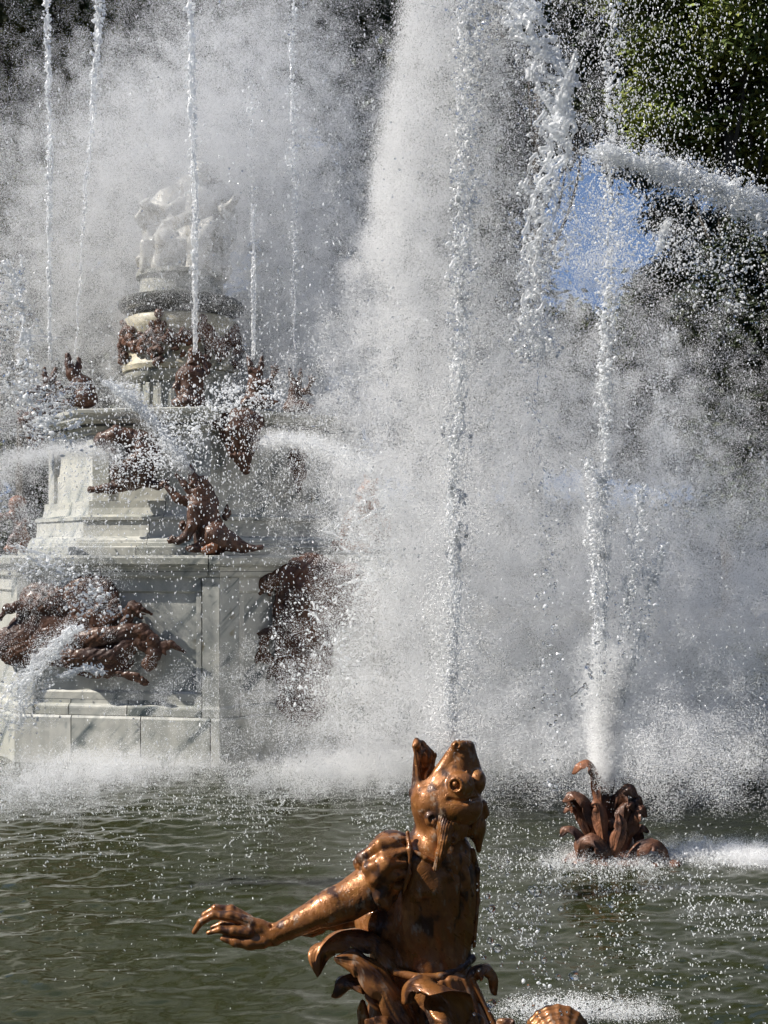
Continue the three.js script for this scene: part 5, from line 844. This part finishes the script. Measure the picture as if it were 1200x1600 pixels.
// falling strand with a forked crown of water, near
water('falling_water', 'long ragged strand of clear water falling right of the near jet', 'falling water', [[806, -20, 5.0], [838, 60, 5.0], [862, 140, 5.0], [872, 215, 5.0], [858, 290, 5.0], [850, 370, 5.0], [836, 470, 5.0], [832, 560, 5.0]], { w0: 56, w1: 30, n: 3600, size: [0.8, 3.2], clear: 0.7, strands: 7, r0: 4.6, r1: 2.6, gap: 0.2, lace: 0.3, cell: 1.6, spread: 0.55, wander: 0.9 });
water('falling_water', 'forked splash of water with two horns against the dark tree', 'falling water', [[872, 215, 4.95], [878, 170, 4.95], [886, 130, 4.95], [899, 84, 4.95]], { w0: 26, w1: 5, n: 130, size: [0.9, 2.6], clear: 0.6, strands: 5, r0: 5.0, r1: 2.6, gap: 0.02, cell: 1.4, spread: 0.6 });
water('falling_water', 'loose chain of dark clear drops falling below the ragged strand', 'falling water', [[836, 560, 5.0], [848, 700, 5.0], [858, 800, 5.0], [852, 900, 5.0], [862, 1050, 5.0], [866, 1240, 5.0]], { w0: 26, w1: 16, n: 420, size: [1.2, 3.6], clear: 0.75, strands: 1, r0: 2.2, r1: 2.8, gap: 0.9, cell: 1.5, spread: 0.6, bodyMat: M.glassWater });
water('falling_water', 'scatter of dark clear drops hanging in front of the mist left of the leafy spout jets', 'falling water', [[880, 1090, 5.2], [920, 1040, 5.2], [980, 1010, 5.2], [1010, 950, 5.2], [940, 930, 5.2]], { w0: 50, w1: 40, n: 260, size: [1.2, 3.4], clear: 0.95, strands: 1, r0: 2.4, r1: 2.4, gap: 0.9, cell: 1.5, spread: 0.6, bodyMat: M.glassWater });
water('falling_water', 'arching sheet of white water falling to the right edge', 'falling water', [[936, 236, 6.0], [985, 246, 6.0], [1045, 268, 6.0], [1110, 290, 6.0], [1165, 315, 6.0], [1230, 360, 6.0]], { w0: 20, w1: 40, n: 5200, size: [0.8, 3.2], clear: 0.5, strands: 9, r0: 3.4, r1: 4.0, gap: 0.5, lace: 0.6, cell: 1.5, spread: 0.75, mist: 50, wander: 1.5, clumps: 0.8, nClump: 90 });
water('falling_water', 'sparse curtain of drops shed below the arching sheet', 'falling water', [[960, 300, 6.0], [1020, 360, 6.0], [1090, 400, 6.0], [1160, 440, 6.0], [1220, 460, 6.0]], { w0: 70, w1: 110, n: 3800, size: [0.7, 2.6], clear: 0.3, body: false, spread: 0.7 });
water('falling_water', 'small lump of tumbling water under the arching sheet', 'falling water', [[1044, 345, 6.0], [1032, 372, 6.0], [1028, 392, 6.0]], { w0: 10, w1: 12, n: 120, size: [0.9, 2.6], clear: 0.4, strands: 4, r0: 3, r1: 2.6, gap: 0.1, cell: 1.5 });
// left edge
water('falling_water', 'clumps of white water tumbling down the left edge beside the upper cornice', 'falling water', [[8, 410, 7.0], [24, 470, 7.0], [34, 540, 7.0], [30, 600, 7.0], [64, 640, 7.0], [90, 690, 7.0]], { w0: 26, w1: 46, n: 900, size: [1.0, 4.0], clear: 0.3, strands: 4, r0: 2.2, r1: 3.0, gap: 0.6, lace: 0.4, cell: 1.4, spread: 0.6 });
water('falling_water', 'lacework of torn water around the leftmost small frog figures', 'falling water', [[40, 680, 8], [70, 650, 8], [100, 625, 8], [130, 600, 8]], { w0: 44, w1: 36, n: 260, size: [0.8, 2.2], clear: 0.7, strands: 7, r0: 1.1, r1: 1.0, gap: 0.3, lace: 1.1, cell: 1.0, wander: 0.9 });
water('falling_water', 'thick rope of torn water falling across the dragon relief to the lower left', 'falling water', [[118, 980, 7.5], [88, 1010, 7.5], [60, 1042, 7.5], [34, 1085, 7.5], [14, 1140, 7.5]], { w0: 22, w1: 46, n: 520, size: [0.9, 3.2], clear: 0.5, strands: 8, r0: 2.0, r1: 2.0, gap: 0.16, lace: 1.0, cell: 1.3, spread: 0.55, mist: 60, wander: 0.6 });
water('falling_water', 'burst of white lumps in front of the left end of the lower cornice', 'falling water', [[30, 850, 7.8], [70, 880, 7.8], [110, 900, 7.8], [150, 960, 7.8]], { w0: 46, w1: 30, n: 1000, size: [0.8, 3.0], clear: 0.3, strands: 3, r0: 2.2, r1: 2.2, gap: 0.5, lace: 0.5, cell: 1.5, spread: 0.8 });
water('falling_water', 'pale torn splash over the lower part of the dragon relief', 'falling water', [[96, 1058, 7.5], [130, 1045, 7.5], [160, 1050, 7.5]], { w0: 20, w1: 14, n: 160, size: [0.9, 2.6], clear: 0.4, strands: 7, r0: 2.2, r1: 1.8, gap: 0.15, lace: 1, cell: 1.4 });
// right of the fountain: bursts before the hanging relief
water('falling_water', 'tumbling white bursts around the orange figure at the end of the lower tier', 'falling water', [[580, 760, 10.5], [560, 830, 10.5], [590, 880, 10.5], [540, 930, 10.5], [520, 1010, 10.5], [510, 1090, 10.5]], { w0: 60, w1: 60, n: 1700, size: [0.8, 2.8], clear: 0.3, strands: 6, r0: 2.0, r1: 2.0, gap: 0.5, lace: 0.5, cell: 1.5, spread: 0.7, mist: 40, wander: 0.9, clumps: 0.7 });
water('falling_water', 'spray of white drops breaking over the wall ornaments left of the crouching frog', 'falling water', [[150, 760, 11.4], [210, 720, 11.4], [250, 700, 11.4], [330, 640, 11.4], [390, 610, 11.4]], { w0: 60, w1: 44, n: 2600, size: [0.9, 2.4], clear: 0.1, body: false, spread: 0.6 });
water('falling_water', 'broken drops dribbling straight down beside the near statue', 'falling water', [[845, 1370, 3.4], [838, 1430, 3.4], [842, 1500, 3.4], [838, 1590, 3.4]], { w0: 14, w1: 14, n: 110, size: [1.2, 4.2], clear: 0.8, strands: 1, r0: 2.6, r1: 2.8, gap: 0.8, cell: 1.6, spread: 1.1, bodyMat: M.glassWater });
{ // large single drops close to the eye
  const l = []; for (const [x, y, r] of [[897, 1525, 9], [777, 1482, 7], [850, 1500, 5], [768, 1420, 6.5], [806, 1416, 6], [762, 1401, 5], [876, 1420, 5], [955, 1414, 5], [766, 1470, 5], [768, 1568, 8], [872, 1527, 5], [880, 1490, 4], [830, 1390, 6], [840, 1395, 7], [1000, 1478, 3.5], [735, 1250, 2], [812, 1455, 4], [757, 1496, 3.4], [783, 1508, 3], [892, 1482, 3.4], [930, 1440, 3]]) { const d = rr(3.0, 3.6), k = r * d / FPX; l.push([P(x, y, d), V(k, k * rr(0.7, 1), k), new THREE.Quaternion().setFromEuler(new THREE.Euler(0, 0, gs() * 0.4))]); }
  for (let i = 0; i < 160; i++) { const d = rr(3, 4.2), k = rr(1, 2.6) * d / FPX; l.push([P(rr(740, 960), rr(1340, 1600), d), k, Q()]); }
  instances('falling_drops', 'scattered big clear drops falling over the water right of the near statue', bigDrop, M.glassWater, l);
}
{ // foam and rain on the pool
  const at = (px, py) => { const d = EYE * FPX / (py - HY); return P(px, py, d); };
  const fine = [], drops = [];
  const put = (px, py, sx, sy, n, h, sz = 0.009) => { for (let i = 0; i < n; i++) { const y = py + gs() * sy; if (y < 1020) continue; const p = at(px + gs() * sx, y); p.y += Math.abs(gs()) * h + 0.004; if (rnd() < 0.35) fine.push([p, rr(0.4, 0.8)]); else drops.push([p, V(1, rr(0.8, 2.4), 1).multiplyScalar(rr(0.0014, sz * 0.55)), new THREE.Quaternion().setFromEuler(new THREE.Euler(gs() * 0.5, 0, gs() * 0.5))]); } };
  put(180, 1208, 70, 14, 2600, 0.10); put(60, 1230, 70, 26, 1800, 0.06); put(300, 1196, 50, 6, 700, 0.06); put(560, 1206, 70, 18, 3800, 0.10); put(700, 1190, 120, 22, 3600, 0.08); put(900, 1160, 200, 20, 2600, 0.06); put(430, 1222, 60, 16, 900, 0.04);
  put(1130, 1338, 60, 7, 900, 0.03); put(1180, 1350, 40, 5, 500, 0.03); put(860, 1590, 60, 8, 260, 0.02, 0.005); put(990, 1590, 30, 4, 120, 0.01, 0.004); put(560, 1200, 60, 6, 1200, 0.04); put(950, 1350, 70, 10, 500, 0.02);
  instances('pool_foam', 'white churned foam at the foot of the fountain and under the falling spray', puff[2], M.foam, fine);
  const rain = []; const dimple = (px, py, sx, sy, n, sz) => { for (let i = 0; i < n; i++) { const y = py + gs() * sy; if (y < 1150 || y > 1620) continue; const p = at(px + gs() * sx, y); if (noise(p.x * 2.1, p.z * 1.3, 4) + 0.5 * noise(p.x * 6, p.z * 4, 8) < rr(-0.5, 0.35)) continue; p.y += rr(0.0, 0.05); const k = rr(0.0009, sz * 0.48); rain.push([p, V(k, k * rr(0.8, 2.6), k), new THREE.Quaternion().setFromEuler(new THREE.Euler(gs() * 0.6, 0, gs() * 0.6))]); } };
  dimple(560, 1290, 150, 50, 2600, 0.008); dimple(150, 1290, 160, 40, 1300, 0.008); dimple(420, 1260, 160, 30, 1500, 0.008); dimple(1000, 1420, 200, 60, 4200, 0.007); dimple(850, 1350, 160, 70, 2600, 0.007); dimple(1050, 1540, 150, 50, 1200, 0.005); dimple(300, 1380, 220, 80, 500, 0.006); dimple(400, 1540, 250, 60, 160, 0.004);
  instances('rain_drops', 'white specks of spray raining on the dark pool water', dropGeo, M.sparkle, drops.concat(rain));
}
air('loose_drops', 'loose bright drops drifting through the whole scene in front of the trees', (l) => {
  for (let i = 0; i < 20000; i++) { const d = rr(6.5, 16), px = rr(-30, 1230), py = rr(-30, 1200) ; const dense = 0.45 + 0.55 * ss(700, 300, Math.abs(px - 700)) ; if (rnd() > dense || (px < 230 && py < 130 && rnd() < 0.7)) continue; const p = P(px, py, d); if (p.y > 0.05) { const k = rr(0.0014, 0.0034) * d / 9 * (1 + 0.8 * Math.pow(rnd(), 6)); l.drops.push([p, V(k, k * rr(0.9, 2.6), k), tilt()]); }; }
  for (let i = 0; i < 5000; i++) { const d = rr(5, 9), p = P(960 + gs() * 95, rr(-30, 420), d); { const k = rr(0.0014, 0.0042) * d / 9; l.drops.push([p, V(k, k * rr(0.9, 2.6), k), tilt()]); }; }
  for (let i = 0; i < 4200; i++) { const d = rr(8, 11), p = P(300 + gs() * 160, 680 + gs() * 110, d); { const k = rr(0.0014, 0.0042) * d / 9; l.drops.push([p, V(k, k * rr(0.9, 2.6), k), tilt()]); }; }
  for (let i = 0; i < 900; i++) { const d = rr(5, 9), p = P(650 + gs() * 220, 700 + gs() * 260, d); l.clear.push([p, rr(0.003, 0.008) * d / 9]); }
});

renderer.render(scene, camera);
